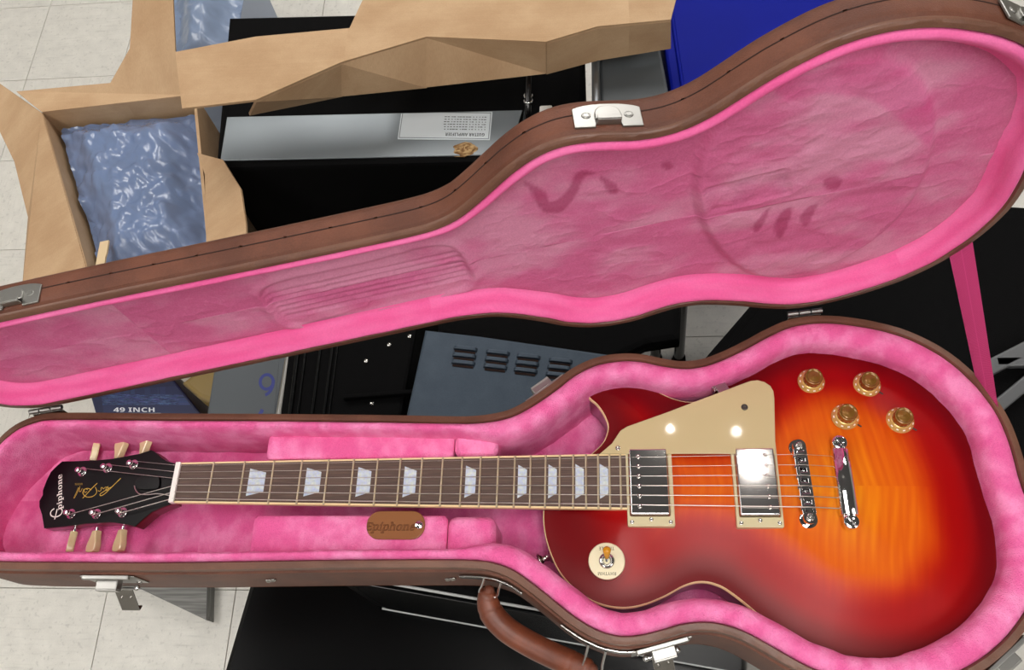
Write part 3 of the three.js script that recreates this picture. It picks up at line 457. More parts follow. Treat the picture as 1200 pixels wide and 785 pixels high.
  const faceG = new THREE.ShapeGeometry(sh); faceG.rotateX(-Math.PI / 2); { const p = faceG.attributes.position, u = faceG.attributes.uv; for (let i = 0; i < p.count; i++) u.setXY(i, (p.getX(i) - cx0) / (cx1 - cx0), 1 - (p.getZ(i) - cz0) / (cz1 - cz0)); }
  const veneer = new THREE.ExtrudeGeometry(sh, { depth: .0009, bevelEnabled: false }); veneer.rotateX(-Math.PI / 2); { const p = veneer.attributes.position, u = veneer.attributes.uv; for (let i = 0; i < p.count; i++) u.setXY(i, (p.getX(i) - cx0) / (cx1 - cx0), 1 - (p.getZ(i) - cz0) / (cz1 - cz0)); }
  const CW = 1480, CH = 880, cpx = (px, py) => { const p = HP(px, py); return [(p.x - cx0) / (cx1 - cx0) * CW, (p.z - cz0) / (cz1 - cz0) * CH]; };
  const faceT = canvasTex(CW, CH, (c) => {
    c.fillStyle = '#0c0a0c'; c.fillRect(0, 0, CW, CH);
    const txt = (s, a, b, font, fill, sk, sx = 1) => {                  // text whose baseline runs from pixel a to pixel b of the photograph
      const p = cpx(...a), q = cpx(...b), L = Math.hypot(q[0] - p[0], q[1] - p[1]); c.save(); c.translate(...p); c.rotate(Math.atan2(q[1] - p[1], q[0] - p[0])); c.transform(1, 0, sk, 1, 0, 0); c.font = font; c.fillStyle = fill; const w = c.measureText(s).width; c.scale(L / w, L / w * sx); c.textBaseline = 'alphabetic'; c.fillText(s, 0, 0); c.restore();
    };
    txt('piphone', [73, 596.5], [73, 555], 'bold 100px serif', '#e6e4dc', 0, .86);
    { const p = cpx(74, 600), q = cpx(59, 600); c.strokeStyle = '#e6e4dc'; c.lineWidth = 11; c.lineCap = 'round'; const ex = (p[0] + q[0]) / 2, ey = p[1]; c.beginPath(); c.ellipse(ex, ey, 62, 40, 0, -Math.PI * .3, Math.PI * 1.3, false); c.stroke(); c.beginPath(); c.moveTo(ex, ey + 58); c.lineTo(ex, ey - 26); c.stroke(); }
    // gold script, drawn as pen strokes
    const G = '#c9a648', pen = (pts, w = 6) => { c.strokeStyle = G; c.lineWidth = w; c.lineCap = c.lineJoin = 'round'; c.beginPath(); const P = pts.map(([x, y]) => cpx(x, y)); c.moveTo(...P[0]); for (let i = 1; i < P.length - 1; i++) c.quadraticCurveTo(P[i][0], P[i][1], (P[i][0] + P[i + 1][0]) / 2, (P[i][1] + P[i + 1][1]) / 2); c.lineTo(...P[P.length - 1]); c.stroke(); };
    pen([[138, 564], [142, 560], [141, 561.5], [136, 566], [130, 572], [123, 579], [118, 581.5], [117, 579], [121, 576.5], [128, 572], [131, 571]], 7);            // L
    pen([[127, 570], [124.5, 572], [124, 575], [127, 574.5], [128, 571.5], [124, 570.5], [121.5, 573]], 5); pen([[121.5, 573], [120, 571], [118.5, 571.5], [119, 574.5], [117, 576], [115.5, 575]], 5); // es
    pen([[114, 566.5], [108, 572], [101, 580], [97.5, 583.5]], 7); pen([[112, 571], [115, 576], [110, 582], [101, 583], [97, 578], [99, 573], [104, 572], [107, 574]], 6); // P
    pen([[103, 574], [100.5, 572], [98.5, 575], [100, 577.5], [102, 576]], 5); pen([[98.5, 573], [97, 578]], 5); pen([[96.5, 572.5], [95, 576.5], [93, 576], [93.5, 572]], 5); pen([[92, 571.5], [90, 577], [86.5, 583.5], [87.5, 584], [91, 577], [94, 570]], 5);
    txt('MODEL', [97.5, 566], [88, 566.3], 'bold 60px sans-serif', '#8f7634', 0);
  });
  part(guitar, 'headstock_face', turned(mv(veneer, 0, -.0005, 0), hm.clone()), phy({ map: faceT, roughness: .3, specularIntensity: .3 }), 'black headstock face with Epiphone in silver and Les Paul in gold script');
  const trc = [[187, 559], [180, 557.5], [168, 558.5], [162, 563], [160, 568], [163, 572.5], [170, 574], [180, 573.5], [187, 572]].map((a) => HP(...a)); { const s = new THREE.Shape(); const cc = new THREE.CatmullRomCurve3(trc.map((p) => V(p.x, 0, p.z)), true).getPoints(40); cc.forEach((p, i) => i ? s.lineTo(p.x, -p.z) : s.moveTo(p.x, -p.z)); const e = new THREE.ExtrudeGeometry(s, { depth: .0012, bevelEnabled: true, bevelSize: .0005, bevelThickness: .0005, bevelSegments: 2 }); e.rotateX(-Math.PI / 2); part(guitar, 'truss_rod_cover', turned(mv(e, 0, .0009, 0), hm.clone()), M.gloss, 'glossy black truss rod cover'); }
  // tuners
  const posts = [[93.8, 551.5], [123.6, 547.3], [154.2, 543.2], [80.5, 601.2], [110.3, 601.2], [141, 599.5]], btn = [[112.8, 529], [142.6, 526.5], [171.6, 521.5], [85.3, 636], [112, 635], [142.4, 634]], turnA = [.25, .5, .8, .25, .6, .8];
  const button = () => { const s = new THREE.Shape(); s.moveTo(-.0028, 0); s.lineTo(.0028, 0); s.quadraticCurveTo(.0036, .006, .0066, .012); s.quadraticCurveTo(.0078, .017, .0062, .0205); s.quadraticCurveTo(0, .0225, -.0062, .0205); s.quadraticCurveTo(-.0078, .017, -.0066, .012); s.quadraticCurveTo(-.0036, .006, -.0028, 0); const e = new THREE.ExtrudeGeometry(s, { depth: .004, bevelEnabled: true, bevelSize: .0011, bevelThickness: .0018, bevelSegments: 3, curveSegments: 8 }); e.translate(0, 0, -.002); return e; };
  const keyM = phy({ color: 0xe2cfa0, roughness: .25, clearcoat: .5, transmission: 0 });
  const postTop = [];
  posts.forEach(([px, py], k) => {
    const t = sub(guitar, 'tuner'), p = HP(px, py, .004), up = k < 3 ? -1 : 1;
    part(t, 'bushing', turned(mv(lathe([[0, .002], [.0030, .002], [.0034, .0014], [.0052, .0012], [.0056, .0004], [.0056, -.001], [0, -.001]], 20), p.x, 0, p.z), hm.clone()), M.chrome);
    part(t, 'post', turned(mv(lathe([[0, .0095], [.0022, .0095], [.0030, .0088], [.0030, .0070], [.0022, .0060], [.0022, .0035], [.0030, .0022], [.0030, 0], [0, 0]], 20), p.x, 0, p.z), hm.clone()), M.chrome);
    part(t, 'screw', turned(mv(lathe([[0, .0012], [.0016, .0010], [.0022, 0], [0, 0]], 14), p.x - .0085, 0, p.z - .002), hm.clone()), M.chrome);
    postTop.push(V(p.x, .0062, p.z).applyMatrix4(hm));
    const bl = HP(btn[k][0], btn[k][1], -.012); bl.y = -.012; const dir = V(bl.x - p.x, 0, up).setX((bl.x - p.x) * .0).normalize(), edgeZ = p.z + up * .016;
    part(t, 'shaft', turned(rod(V(bl.x, -.0105, edgeZ - up * .004), V(bl.x, -.0105, bl.z - up * .008), .0019, 12), hm.clone()), M.chrome);
    const bg = button(); bg.rotateX(up * Math.PI / 2); bg.rotateZ(turnA[k] * (k === 0 || k === 3 ? 3.4 : .5)); part(t, 'button', turned(mv(bg, bl.x, -.0105, bl.z - up * .0105), hm.clone()), keyM, 'cream tulip tuner button');
  });
  // pickguard
  const pgH = -.0035, pgPx = [[703, 531.5], [717, 519.5], [722, 512], [727, 504.5], [735, 499.5], [780, 483.5], [830, 464.5], [870, 449.5], [880, 446], [888, 445.3], [896, 447.3], [903, 452], [906.5, 458], [907.5, 466], [909, 531.5]];
  const pgp = pgPx.map(([x, y]) => at(x, y, pgH)); part(guitar, 'pickguard', prism(pgp, R + pgH - .0024, R + pgH, .0006), M.cream, 'cream plastic pickguard');
  const screwTop = (p, r = .0026, m = M.nickel) => mvv(lathe([[0, .0004], [r * .35, .0003], [r * .8, .0009], [r, 0], [r, -.001], [0, -.001]], 18), p);
  part(guitar, 'pickguard_screw', screwTop(at(872.5, 477, pgH), .0034, M.darkmetal), M.darkmetal); part(guitar, 'pickguard_screw', screwTop(at(724, 525, pgH), .0026), M.nickel);
  const br = at(847, 456, pgH - .006); part(guitar, 'pickguard_bracket', [mvv(rbox(.012, .0016, .016, .0005).rotateY(.5), br), mvv(rbox(.004, .012, .008, .0005).rotateY(.5), br.clone().add(V(-.008, -.006, -.002)))], M.nickel, 'bent metal bracket holding the pickguard');
  // pickups
  function pickup(c4, cov4, bridge, label) {
    const q = c4.map(([x, y]) => at(x, y, -.0052)), c = q.reduce((a, b) => a.add(b), V(0, 0, 0)).multiplyScalar(.25); const w = (q[1].x - q[0].x + q[2].x - q[3].x) / 2, d = (q[3].z - q[0].z + q[2].z - q[1].z) / 2;
    const k = cov4.map(([x, y]) => at(x, y, -.0025)), cc = k.reduce((a, b) => a.add(b), V(0, 0, 0)).multiplyScalar(.25), cw = (k[1].x - k[0].x + k[2].x - k[3].x) / 2, cd = (k[3].z - k[0].z + k[2].z - k[1].z) / 2;
    const t = sub(guitar, 'pickup', label), top = R - .0052, bot = R - .0175;
    const s = new THREE.Shape(), rr = (S, x, z, hw, hd, r) => { S.moveTo(x - hw + r, z - hd); S.lineTo(x + hw - r, z - hd); S.quadraticCurveTo(x + hw, z - hd, x + hw, z - hd + r); S.lineTo(x + hw, z + hd - r); S.quadraticCurveTo(x + hw, z + hd, x + hw - r, z + hd); S.lineTo(x - hw + r, z + hd); S.quadraticCurveTo(x - hw, z + hd, x - hw, z + hd - r); S.lineTo(x - hw, z - hd + r); S.quadraticCurveTo(x - hw, z - hd, x - hw + r, z - hd); };
    rr(s, c.x, -c.z, w / 2, d / 2, .002); const hole = new THREE.Path(); rr(hole, cc.x, -cc.z, cw / 2 + .0008, cd / 2 + .0008, .002); s.holes.push(hole);
    const rg = new THREE.ExtrudeGeometry(s, { depth: top - bot - .0016, bevelEnabled: true, bevelSize: .0008, bevelThickness: .0008, bevelOffset: -.0008, bevelSegments: 2 }); rg.rotateX(-Math.PI / 2); rg.translate(0, bot + .0008, 0);
    part(t, 'mounting_ring', rg, M.creamMatt, 'cream plastic mounting ring');
    const tiltM = new THREE.Matrix4().makeTranslation(cc.x, R - .0022, cc.z).multiply(new THREE.Matrix4().makeRotationZ(bridge ? .012 : 0)).multiply(new THREE.Matrix4().makeRotationX(bridge ? -.026 : 0));
    part(t, 'cover', turned(mv(rbox(cw, .012, cd, .0016, 4), 0, -.006, 0), tiltM.clone()), M.chrome, 'mirror chrome pickup cover');
    for (let j = 0; j < 6; j++) { const z = (j - 2.5) * (bridge ? .0104 : .0100), x = (bridge ? 1 : -1) * cw * .26; part(t, 'pole_screw', turned(mv(lathe([[0, .0007], [.0007, .0004], [.0013, .0010], [.0022, .0006], [.0024, -.0004], [0, -.0004]], 16), x, 0, z), tiltM.clone()), M.nickel); }
    for (const [i, j] of [[-1, -1], [1, -1], [-1, 1], [1, 1], [0, -1], [0, 1]]) part(t, 'ring_screw', screwTop(V(c.x + i * (w / 2 - .0042), top, c.z + j * (d / 2 - (i ? .0042 : .0068))), .0021), M.nickel);
  }
  pickup([[732.4, 512.4], [785.4, 512.4], [792, 616.7], [735.7, 616.7]], [[736.6, 525.7], [779, 525.7], [787, 603], [739.6, 603]], false, 'neck pickup with chrome cover and screws on the fretboard side');
  pickup([[854.3, 513.9], [906.9, 513.9], [921.2, 618], [864.8, 618]], [[860.5, 524.5], [906, 524.5], [915.5, 604], [869, 604]], true, 'bridge pickup with chrome cover and screws on the bridge side');
  // bridge
  const brA = at(935.5, 519.5, -.002), brB = at(949.5, 610.5, -.002), bd = brB.clone().sub(brA), bl = bd.length(), bz = bd.clone().normalize(), bxx = V(0, 1, 0).cross(bz), bmid = brA.clone().lerp(brB, .5), bmm = frame(V(bmid.x, R, bmid.z), bxx, V(0, 1, 0), bz);
  const bridge = sub(guitar, 'bridge', 'chrome bridge with six saddles');
  const Pb = (n, geos, m) => part(bridge, n, geos.map((k) => turned(k, bmm.clone())), m);
  Pb('bridge_bar', [mv(rbox(.0035, .009, bl - .012, .001), -.0048, -.0035, 0), mv(rbox(.0035, .009, bl - .012, .001), .0048, -.0035, 0), mv(rbox(.012, .004, bl - .01, .001), 0, -.006, 0), mv(cyl(.0062, .0066, .008, 20), 0, -.003, -bl / 2 + .003), mv(cyl(.0062, .0066, .008, 20), 0, -.003, bl / 2 - .003)], M.chrome);
  for (const s of [-1, 1]) { Pb('post', [mv(lathe([[0, .0016], [.0012, .0010], [.003, .0018], [.0038, .0008], [.0038, -.004], [0, -.004]], 18), 0, .0008, s * (bl / 2 - .003))], M.nickel); Pb('thumbwheel', [mv(cyl(.0085, .0085, .0032, 28), 0, -.0095, s * (bl / 2 - .003))], M.chrome); }
  const sadZ = [];
  for (let k = 0; k < 6; k++) { const z = (k - 2.5) * .0104; sadZ.push(z); const roof = prism([[-.0034, 0], [0, -.0044], [.0034, 0]], 0, .0064, .0004).rotateX(-Math.PI / 2); roof.computeBoundingBox(); const b = roof.boundingBox; Pb('saddle', [mv(roof, (k < 3 ? 1 : -1) * .0006, -.0025 - b.min.y + .0, z - (b.min.z + b.max.z) / 2), turned(cyl(.0011, .0011, .011, 8), new THREE.Matrix4().makeRotationZ(Math.PI / 2).setPosition(0, -.0005, z + .0012)), turned(cyl(.0018, .0018, .0016, 12), new THREE.Matrix4().makeRotationZ(Math.PI / 2).setPosition(-.0068, -.0008, z + .0012))], M.chrome); }
  // tailpiece
  const tA = at(982.8, 518.5, -.001), tB = at(997, 613, -.001), td = tB.clone().sub(tA), tl = td.length(), tzv = td.clone().normalize(), tmm = frame(V((tA.x + tB.x) / 2, R, (tA.z + tB.z) / 2), V(0, 1, 0).cross(tzv), V(0, 1, 0), tzv);
  const tail = sub(guitar, 'tailpiece', 'mirror chrome stop tailpiece bar'), Pt = (n, geos, m) => part(tail, n, geos.map((k) => turned(k, tmm.clone())), m);
  { const s = new THREE.Shape(); s.moveTo(-.0075, -.0075); s.lineTo(.0070, -.0078); s.quadraticCurveTo(.0086, -.004, .0074, .0005); s.quadraticCurveTo(.004, .0042, -.0008, .0044); s.quadraticCurveTo(-.006, .0040, -.0078, .0004); s.quadraticCurveTo(-.0085, -.004, -.0075, -.0075); const e = new THREE.ExtrudeGeometry(s, { depth: tl - .016, bevelEnabled: true, bevelSize: .0008, bevelThickness: .001, bevelSegments: 3, curveSegments: 12 }); e.translate(0, 0, -(tl - .016) / 2); Pt('bar', [toCreasedNormals(e, .9)], M.chrome); }
  for (const s of [-1, 1]) { Pt('lug', [mv(rbox(.0135, .0085, .012, .003, 3), 0, -.003, s * (tl / 2 - .005))], M.chrome); Pt('stud', [mv(lathe([[0, .0010], [.0034, .0010], [.0036, .0016], [.0066, .0014], [.0074, 0], [.0074, -.004], [.005, -.006], [.005, -.011], [0, -.011]], 28), 0, .0024, s * (tl / 2 - .001)), mv(rbox(.0018, .0012, .012, .0004).rotateY(.6), 0, .0042, s * (tl / 2 - .001))], M.chrome); }
  // strings
  const gauge = [.00022, .00026, .00032, .0004, .00047, .00055];               // treble (top, -z) to bass
  const nutP = [], sadP = [], tailP = [];
  for (let k = 0; k < 6; k++) { const z = (k - 2.5) / 2.5; nutP.push(B(-.0015, z * .0178, .0022)); sadP.push(V(0, .0022, sadZ[k]).applyMatrix4(bmm)); tailP.push(V(-.0078, -.0005, (k - 2.5) * .0103).applyMatrix4(tmm)); }
  const postOf = [2, 1, 0, 3, 4, 5];
  for (let k = 0; k < 6; k++) { const pt = postTop[postOf[k]], d = nutP[k].clone().sub(pt).setY(0).normalize(), side = V(-d.z, 0, d.x).multiplyScalar(.0026 * (k < 3 ? -1 : 1)); part(guitar, 'string', [rod(nutP[k], sadP[k], gauge[k]), rod(sadP[k], tailP[k], gauge[k]), rod(pt.clone().add(side), nutP[k], gauge[k]), mvv(new THREE.TorusGeometry(.0026, gauge[k] * 1.6, 6, 18).rotateX(Math.PI / 2), pt)], M.string); }
  part(guitar, 'string_end', tube([HP(157.5, 569, .004), HP(158.5, 573, .004), HP(163, 578.5, .005), HP(172, 579.5, .005), HP(185, 578.5, .005), HP(201, 581, .005)].map((p) => p.applyMatrix4(hm)), .0006, 40, 6), M.string, 'loose curled string end');
  // knobs
  const gold = phy({ color: 0xe0b668, roughness: .25, metalness: .45, clearcoat: .9, clearcoatRoughness: .06 }), goldDark = phy({ color: 0x8a6024, roughness: .25, metalness: .4, clearcoat: .8 });
  for (const [px, py] of [[952.5, 443.5], [1018.5, 447], [991, 487.5], [1056.5, 490.5]]) {
    const p = at(px, py, -.006), y = topAt(p.x, p.z), k = sub(guitar, 'knob', 'gold top hat control knob'), b = V(p.x, y, p.z);
    part(k, 'skirt', mvv(lathe([[0, .0005], [.0128, .0006], [.0136, .0014], [.0135, .0024], [.0100, .0066], [.0094, .0072], [0, .0072]], 48), b), gold, 'clear gold sloping skirt');
    part(k, 'cap', mvv(lathe([[.0092, .0070], [.0090, .0150], [.0084, .0158], [.0072, .0158], [.0068, .0148], [.0058, .0146], [.0052, .0152], [.0032, .0150], [.0028, .0154], [0, .0156]], 40), b), goldDark, 'dark gold cap with rings');
    const ticks = []; for (let i = 0; i < 10; i++) { const a = i / 10 * Math.PI * 1.7 + .4; ticks.push(mvv(turned(box(.0012, .0003, .0022), new THREE.Matrix4().makeRotationY(-a).multiply(new THREE.Matrix4().makeTranslation(.0118, .0048, 0)).multiply(new THREE.Matrix4().makeRotationZ(-.85))), b)); }
    part(k, 'numerals', ticks, M.nut);
    const a = 2.45; part(k, 'pointer', mvv(turned(rbox(.006, .0006, .0016, .0002, 1), new THREE.Matrix4().makeRotationY(a + Math.PI * .03).multiply(new THREE.Matrix4().makeTranslation(-.0150, .0004, 0))), b).rotateX(0), M.darkmetal);
  }
  // selector switch
  const sw = sub(guitar, 'selector_switch', 'three way selector switch on a cream disc'), sp = at(711, 656.5, -.010), sy = topAt(sp.x, sp.z) + .0022, sb = V(sp.x, sy, sp.z);
  const disc = lathe([[0, .0024], [.0168, .0024], [.0176, .0018], [.0178, -.006], [0, -.006]], 48); { const p = disc.attributes.position, u = disc.attributes.uv; for (let i = 0; i < p.count; i++) u.setXY(i, p.getX(i) / .036 + .5, -p.getZ(i) / .036 + .5); }
  part(sw, 'disc', mvv(disc, sb), phy({ map: canvasTex(512, 512, (c) => { c.fillStyle = '#ebe2bf'; c.fillRect(0, 0, 512, 512); c.save(); c.translate(256, 256); c.rotate(Math.PI); c.fillStyle = '#8a8466'; c.font = 'bold 62px sans-serif'; c.textAlign = 'center'; c.fillText('RHYTHM', 0, -150); c.fillText('TREBLE', 0, 190); c.restore(); }), roughness: .35, clearcoat: .3 }), 'cream disc lettered rhythm and treble');
  part(sw, 'washer', mvv(lathe([[.003, .0024], [.0045, .0050], [.0052, .0052], [.0058, .0044], [.0070, .0044], [.0076, .0030], [.0076, .0022]], 28), sb), M.nickel);
  const ld = V(.02, .9, -.55).normalize(); part(sw, 'lever', rod(sb.clone().add(V(0, .002, 0)), sb.clone().addScaledVector(ld, .012), .0016, 12), M.chrome);
  part(sw, 'tip', mvv(turned(lathe([[0, .0130], [.0026, .0124], [.0038, .0105], [.0038, .0085], [.0030, .0045], [.0024, 0], [0, 0]], 24), new THREE.Matrix4().makeRotationFromQuaternion(new THREE.Quaternion().setFromUnitVectors(V(0, 1, 0), ld))), sb.clone().addScaledVector(ld, .0055)), phy({ color: 0xd6930f, roughness: .2, clearcoat: .6 }), 'amber plastic switch tip');
  // strap button on the upper bout
  const bi = nearest(BODY, (a) => { const p = at(643, 651, -.04); return Math.hypot(a.x - p.x, a.z - p.z); }), bn = BODY.Nn[bi], bp = V(BODY.P[bi].x, R - .040, BODY.P[bi].z);
  part(guitar, 'strap_button', mvv(turned(lathe([[.0075, 0], [.0070, .002], [.0035, .004], [.0032, .009], [.0052, .0115], [.0066, .0125], [.0064, .0145], [0, .0150]], 28), new THREE.Matrix4().makeRotationFromQuaternion(new THREE.Quaternion().setFromUnitVectors(V(0, 1, 0), bn))), bp), M.nickel, 'silver strap button');
}

// ------------------------------------------------------------------ what the case rests on and what stands around it
const yTop = R - .1005;
{
  // amplifier head under the case: front top edge along the white piping line
  const p1 = atY(480, 686, yTop), p2 = atY(720, 728, yTop), d = p2.clone().sub(p1).normalize(), n = V(-d.z, 0, d.x); if (n.z < 0) n.negate();     // n points to the viewer
  const L = (u, v) => p1.clone().addScaledVector(d, u).addScaledVector(n, v);
  const rectP = (u0, u1, v0, v1) => [L(u0, v0), L(u1, v0), L(u1, v1), L(u0, v1)];
  const piping = std({ color: 0xb9bcbc, roughness: .5 });
  const head = thing('amplifier_head', 'black amplifier head with white piping carrying the guitar case', 'amplifier', V(.35, yTop - .27, 0));
  part(head, 'cabinet', prism(rectP(-.10, .52, -.15, 0), yTop - .27, yTop, .006), M.tolex, 'black textured covering');
  part(head, 'piping', [rod(L(-.097, .001).setY(yTop - .004), L(.517, .001).setY(yTop - .004), .0016, 8)], piping, 'thin white piping');
  part(head, 'front_panel', prism(rectP(-.08, .50, .0, .004), yTop - .24, yTop - .03, .001), M.gloss, 'glossy black front panel');
  part(head, 'piping', [rod(L(-.09, .003).setY(yTop - .255), L(.51, .003).setY(yTop - .255), .0016, 8)], piping, 'thin white piping');
  const cabTop = yTop - .27, c0 = atY(290, 690, cabTop), u0 = c0.clone().sub(p1).dot(d), v0 = c0.clone().sub(p1).dot(n);
  const cab = thing('speaker_cabinet', 'large glossy black speaker cabinet under the amplifier head', 'speaker', V(.35, 0, 0));
  part(cab, 'cabinet', prism(rectP(u0, u0 + .68, -.15, .12), 0.03, cabTop, .008), M.gloss, 'glossy black vinyl covering');
  part(cab, 'piping', [rod(L(u0 + .01, .1205).setY(cabTop - .006), L(u0 + .67, .1205).setY(cabTop - .006), .0018, 8)], piping, 'thin white piping');
  for (const [u, v] of [[u0 + .05, -.11], [u0 + .63, -.11], [u0 + .05, .07], [u0 + .63, .07]]) { const p = L(u, v); part(cab, 'foot', mv(lathe([[0, .03], [.02, .03], [.018, .002], [.014, 0], [0, 0]], 16), p.x, 0, p.z), M.tolex); }
  part(cab, 'side_handle', [tube([L(u0 - .004, -.02).setY(cabTop - .12), L(u0 - .02, -.05).setY(cabTop - .12), L(u0 - .02, -.11).setY(cabTop - .12), L(u0 - .004, -.14).setY(cabTop - .12)], .006, 20, 8)], M.tolex);
}
{
  // grey board lying on the floor under the narrow end
  const q = [[243, 727], [165, 690], [120, 600], [246, 640]].map(([x, y]) => atY(x, y, .035));
  const wt = tex(512, 128, (u, v) => { const g = fbm(u * 5, v * 40, 2, 3); return tint(rgb(108, 108, 106), rgb(146, 146, 142), sm(-.4, .4, g)); }, true, 1 / .6, 1 / .2);
  const g = thing('wooden_pallet', 'weathered grey wooden pallet corner on the tiles below the narrow case end', 'pallet', V(q[0].x, 0, q[0].z - .15));
  const wm = std({ map: wt, roughness: .8 }), dd = q[1].clone().sub(q[0]), e = q[3].clone().sub(q[0]).normalize(), f = dd.clone().normalize();
  const board = (a, w) => [q[0].clone().addScaledVector(e, a), q[0].clone().addScaledVector(e, a + w), q[0].clone().addScaledVector(e, a + w).addScaledVector(f, .46), q[0].clone().addScaledVector(e, a).addScaledVector(f, .46)];
  for (let k = 0; k < 3; k++) part(g, 'plank', prism(board(k * .082, .076), .024, .04, .002), wm);
  for (const a of [0, .2, .4]) { const o = q[0].clone().addScaledVector(f, a); part(g, 'runner', prism([o, o.clone().addScaledVector(e, .24), o.clone().addScaledVector(e, .24).addScaledVector(f, .05), o.clone().addScaledVector(f, .05)], 0, .0235, .002), wm); }
}
const boxTex = (w, h, draw) => canvasTex(w, h, draw);
function planarTop(px, y, u0, uv) {                        // uv of a flat printed sheet: pixel corners tl, tr, bl in the photo give the print's own frame on the surface
  const [a, b, c] = uv.map(([x, z]) => atY(x, z, y)); const g = pxPrism(px, y + .0006, y, 0), p = g.attributes.position, u = g.attributes.uv, ab = b.clone().sub(a), ac = c.clone().sub(a);
  const det = ab.x * ac.z - ab.z * ac.x; for (let i = 0; i < p.count; i++) { const wx = p.getX(i) - a.x, wz = p.getZ(i) - a.z; u.setXY(i, (wx * ac.z - wz * ac.x) / det, 1 - (ab.x * wz - ab.z * wx) / det); } return g;
}
{
  // navy carton
  const y = .34; const o = atY(170, 470, y); const t = thing('navy_carton', 'navy blue carton printed 49 INCH behind the narrow end of the case', 'box', V(o.x, 0, o.z));
  part(t, 'carton', pxPrism([[96, 430], [182, 418], [245, 496], [116, 500]], y, 0, .004), std({ map: tex(256, 256, (u, v) => { const n = fbm(u * 10, v * 10, 3, 3); return [.07 + .04 * n, .10 + .06 * n, .26 + .1 * n]; }, true, 2, 2), roughness: .35 }), 'navy blue printed cardboard');
  part(t, 'print', planarTop([[118, 458], [206, 452], [232, 486], [122, 488]], y, 0, [[118, 462], [210, 462], [118, 488]]), std({ map: boxTex(512, 256, (c) => { c.fillStyle = '#1a2450'; c.fillRect(0, 0, 512, 256); for (let k = 0; k < 900; k++) { c.fillStyle = `rgba(${60 + rnd() * 80},${90 + rnd() * 90},${150 + rnd() * 80},.18)`; c.fillRect(rnd() * 512, rnd() * 120, 4 + rnd() * 40, 2 + rnd() * 6); } c.fillStyle = '#e8ecf2'; c.font = 'bold 70px sans-serif'; c.fillText('49 INCH', 84, 204, 380); c.fillStyle = '#d8dde4'; c.fillRect(90, 216, 300, 30); }), roughness: .35 }), 'white lettering 49 INCH on a blue picture');
  // kraft carton corner
  const o2 = atY(240, 456, .40); single('small_carton', pxPrism([[212, 448], [238, 428], [268, 432], [264, 466], [252, 473], [232, 466]], .40, .0, .01), std({ color: 0x8a7442, roughness: .35 }), 'small glossy tan carton beside the navy carton', 'box', V(o2.x, 0, o2.z));
  // grey carton printed with a blue number
  const y3 = .52, o3 = atY(300, 440, y3), g3 = thing('grey_carton', 'grey carton printed with a blue figure 9', 'box', V(o3.x, 0, o3.z));
  part(g3, 'carton', pxPrism([[256, 396], [340, 396], [321, 500], [240, 500]], y3, 0, .004), std({ color: 0x4c5257, roughness: .5 }), 'plain grey cardboard');
  part(g3, 'print', planarTop([[296, 420], [327, 420], [321, 490], [292, 490]], y3, 0, [[296, 420], [330, 420], [292, 490]]), std({ map: boxTex(256, 512, (c) => { c.fillStyle = '#4c5257'; c.fillRect(0, 0, 256, 512); c.strokeStyle = '#26307e'; c.lineWidth = 26; c.beginPath(); c.ellipse(136, 205, 56, 62, 0, 0, 7); c.stroke(); c.beginPath(); c.ellipse(110, 200, 84, 120, 0, -.1, 1.35); c.stroke(); c.lineWidth = 30; c.beginPath(); c.moveTo(112, 440); c.lineTo(70, 520); c.stroke(); }), roughness: .5 }), 'blue figure 9');
}
{
  // black case with a polished edge and wrapped ribs
  const y = .62, o = atY(420, 430, y), t = thing('black_flight_case', 'glossy black wrapped equipment case with polished metal edge', 'equipment case', V(o.x, 0, o.z));
  part(t, 'case_body', pxPrism([[346, 340], [498, 330], [468, 500], [326, 500]], y, 0, .006), M.tolex, 'black covering');
  const e0 = atY(347, 350, y), e1 = atY(323, 500, y); part(t, 'edge_trim', [rod(e0.clone().add(V(.0, -.008, 0)), e1.clone().add(V(.0, -.008, 0)), .006, 14)], M.satin, 'polished metal edge');
  for (const [a, b, r] of [[338, 470, .004], [347, 480, .0025], [364, 470, .003], [378, 470, .003], [384, 470, .002]]) part(t, 'fold', [rod(atY(a + 16, 370, y + .001), atY(a, 500, y + .001), r, 10)], M.gloss, 'glossy fold of the wrapping');
  for (const [x, yy] of [[429, 423], [456, 404], [436, 472], [480, 394]]) part(t, 'screw', mvv(lathe([[0, .002], [.003, .0016], [.0044, 0], [0, 0]], 14), atY(x, yy, y)), M.nickel);
  part(t, 'divider', pxPrism([[402, 462], [490, 455], [490, 460], [402, 467]], y + .012, y, .002), M.tolex);
}
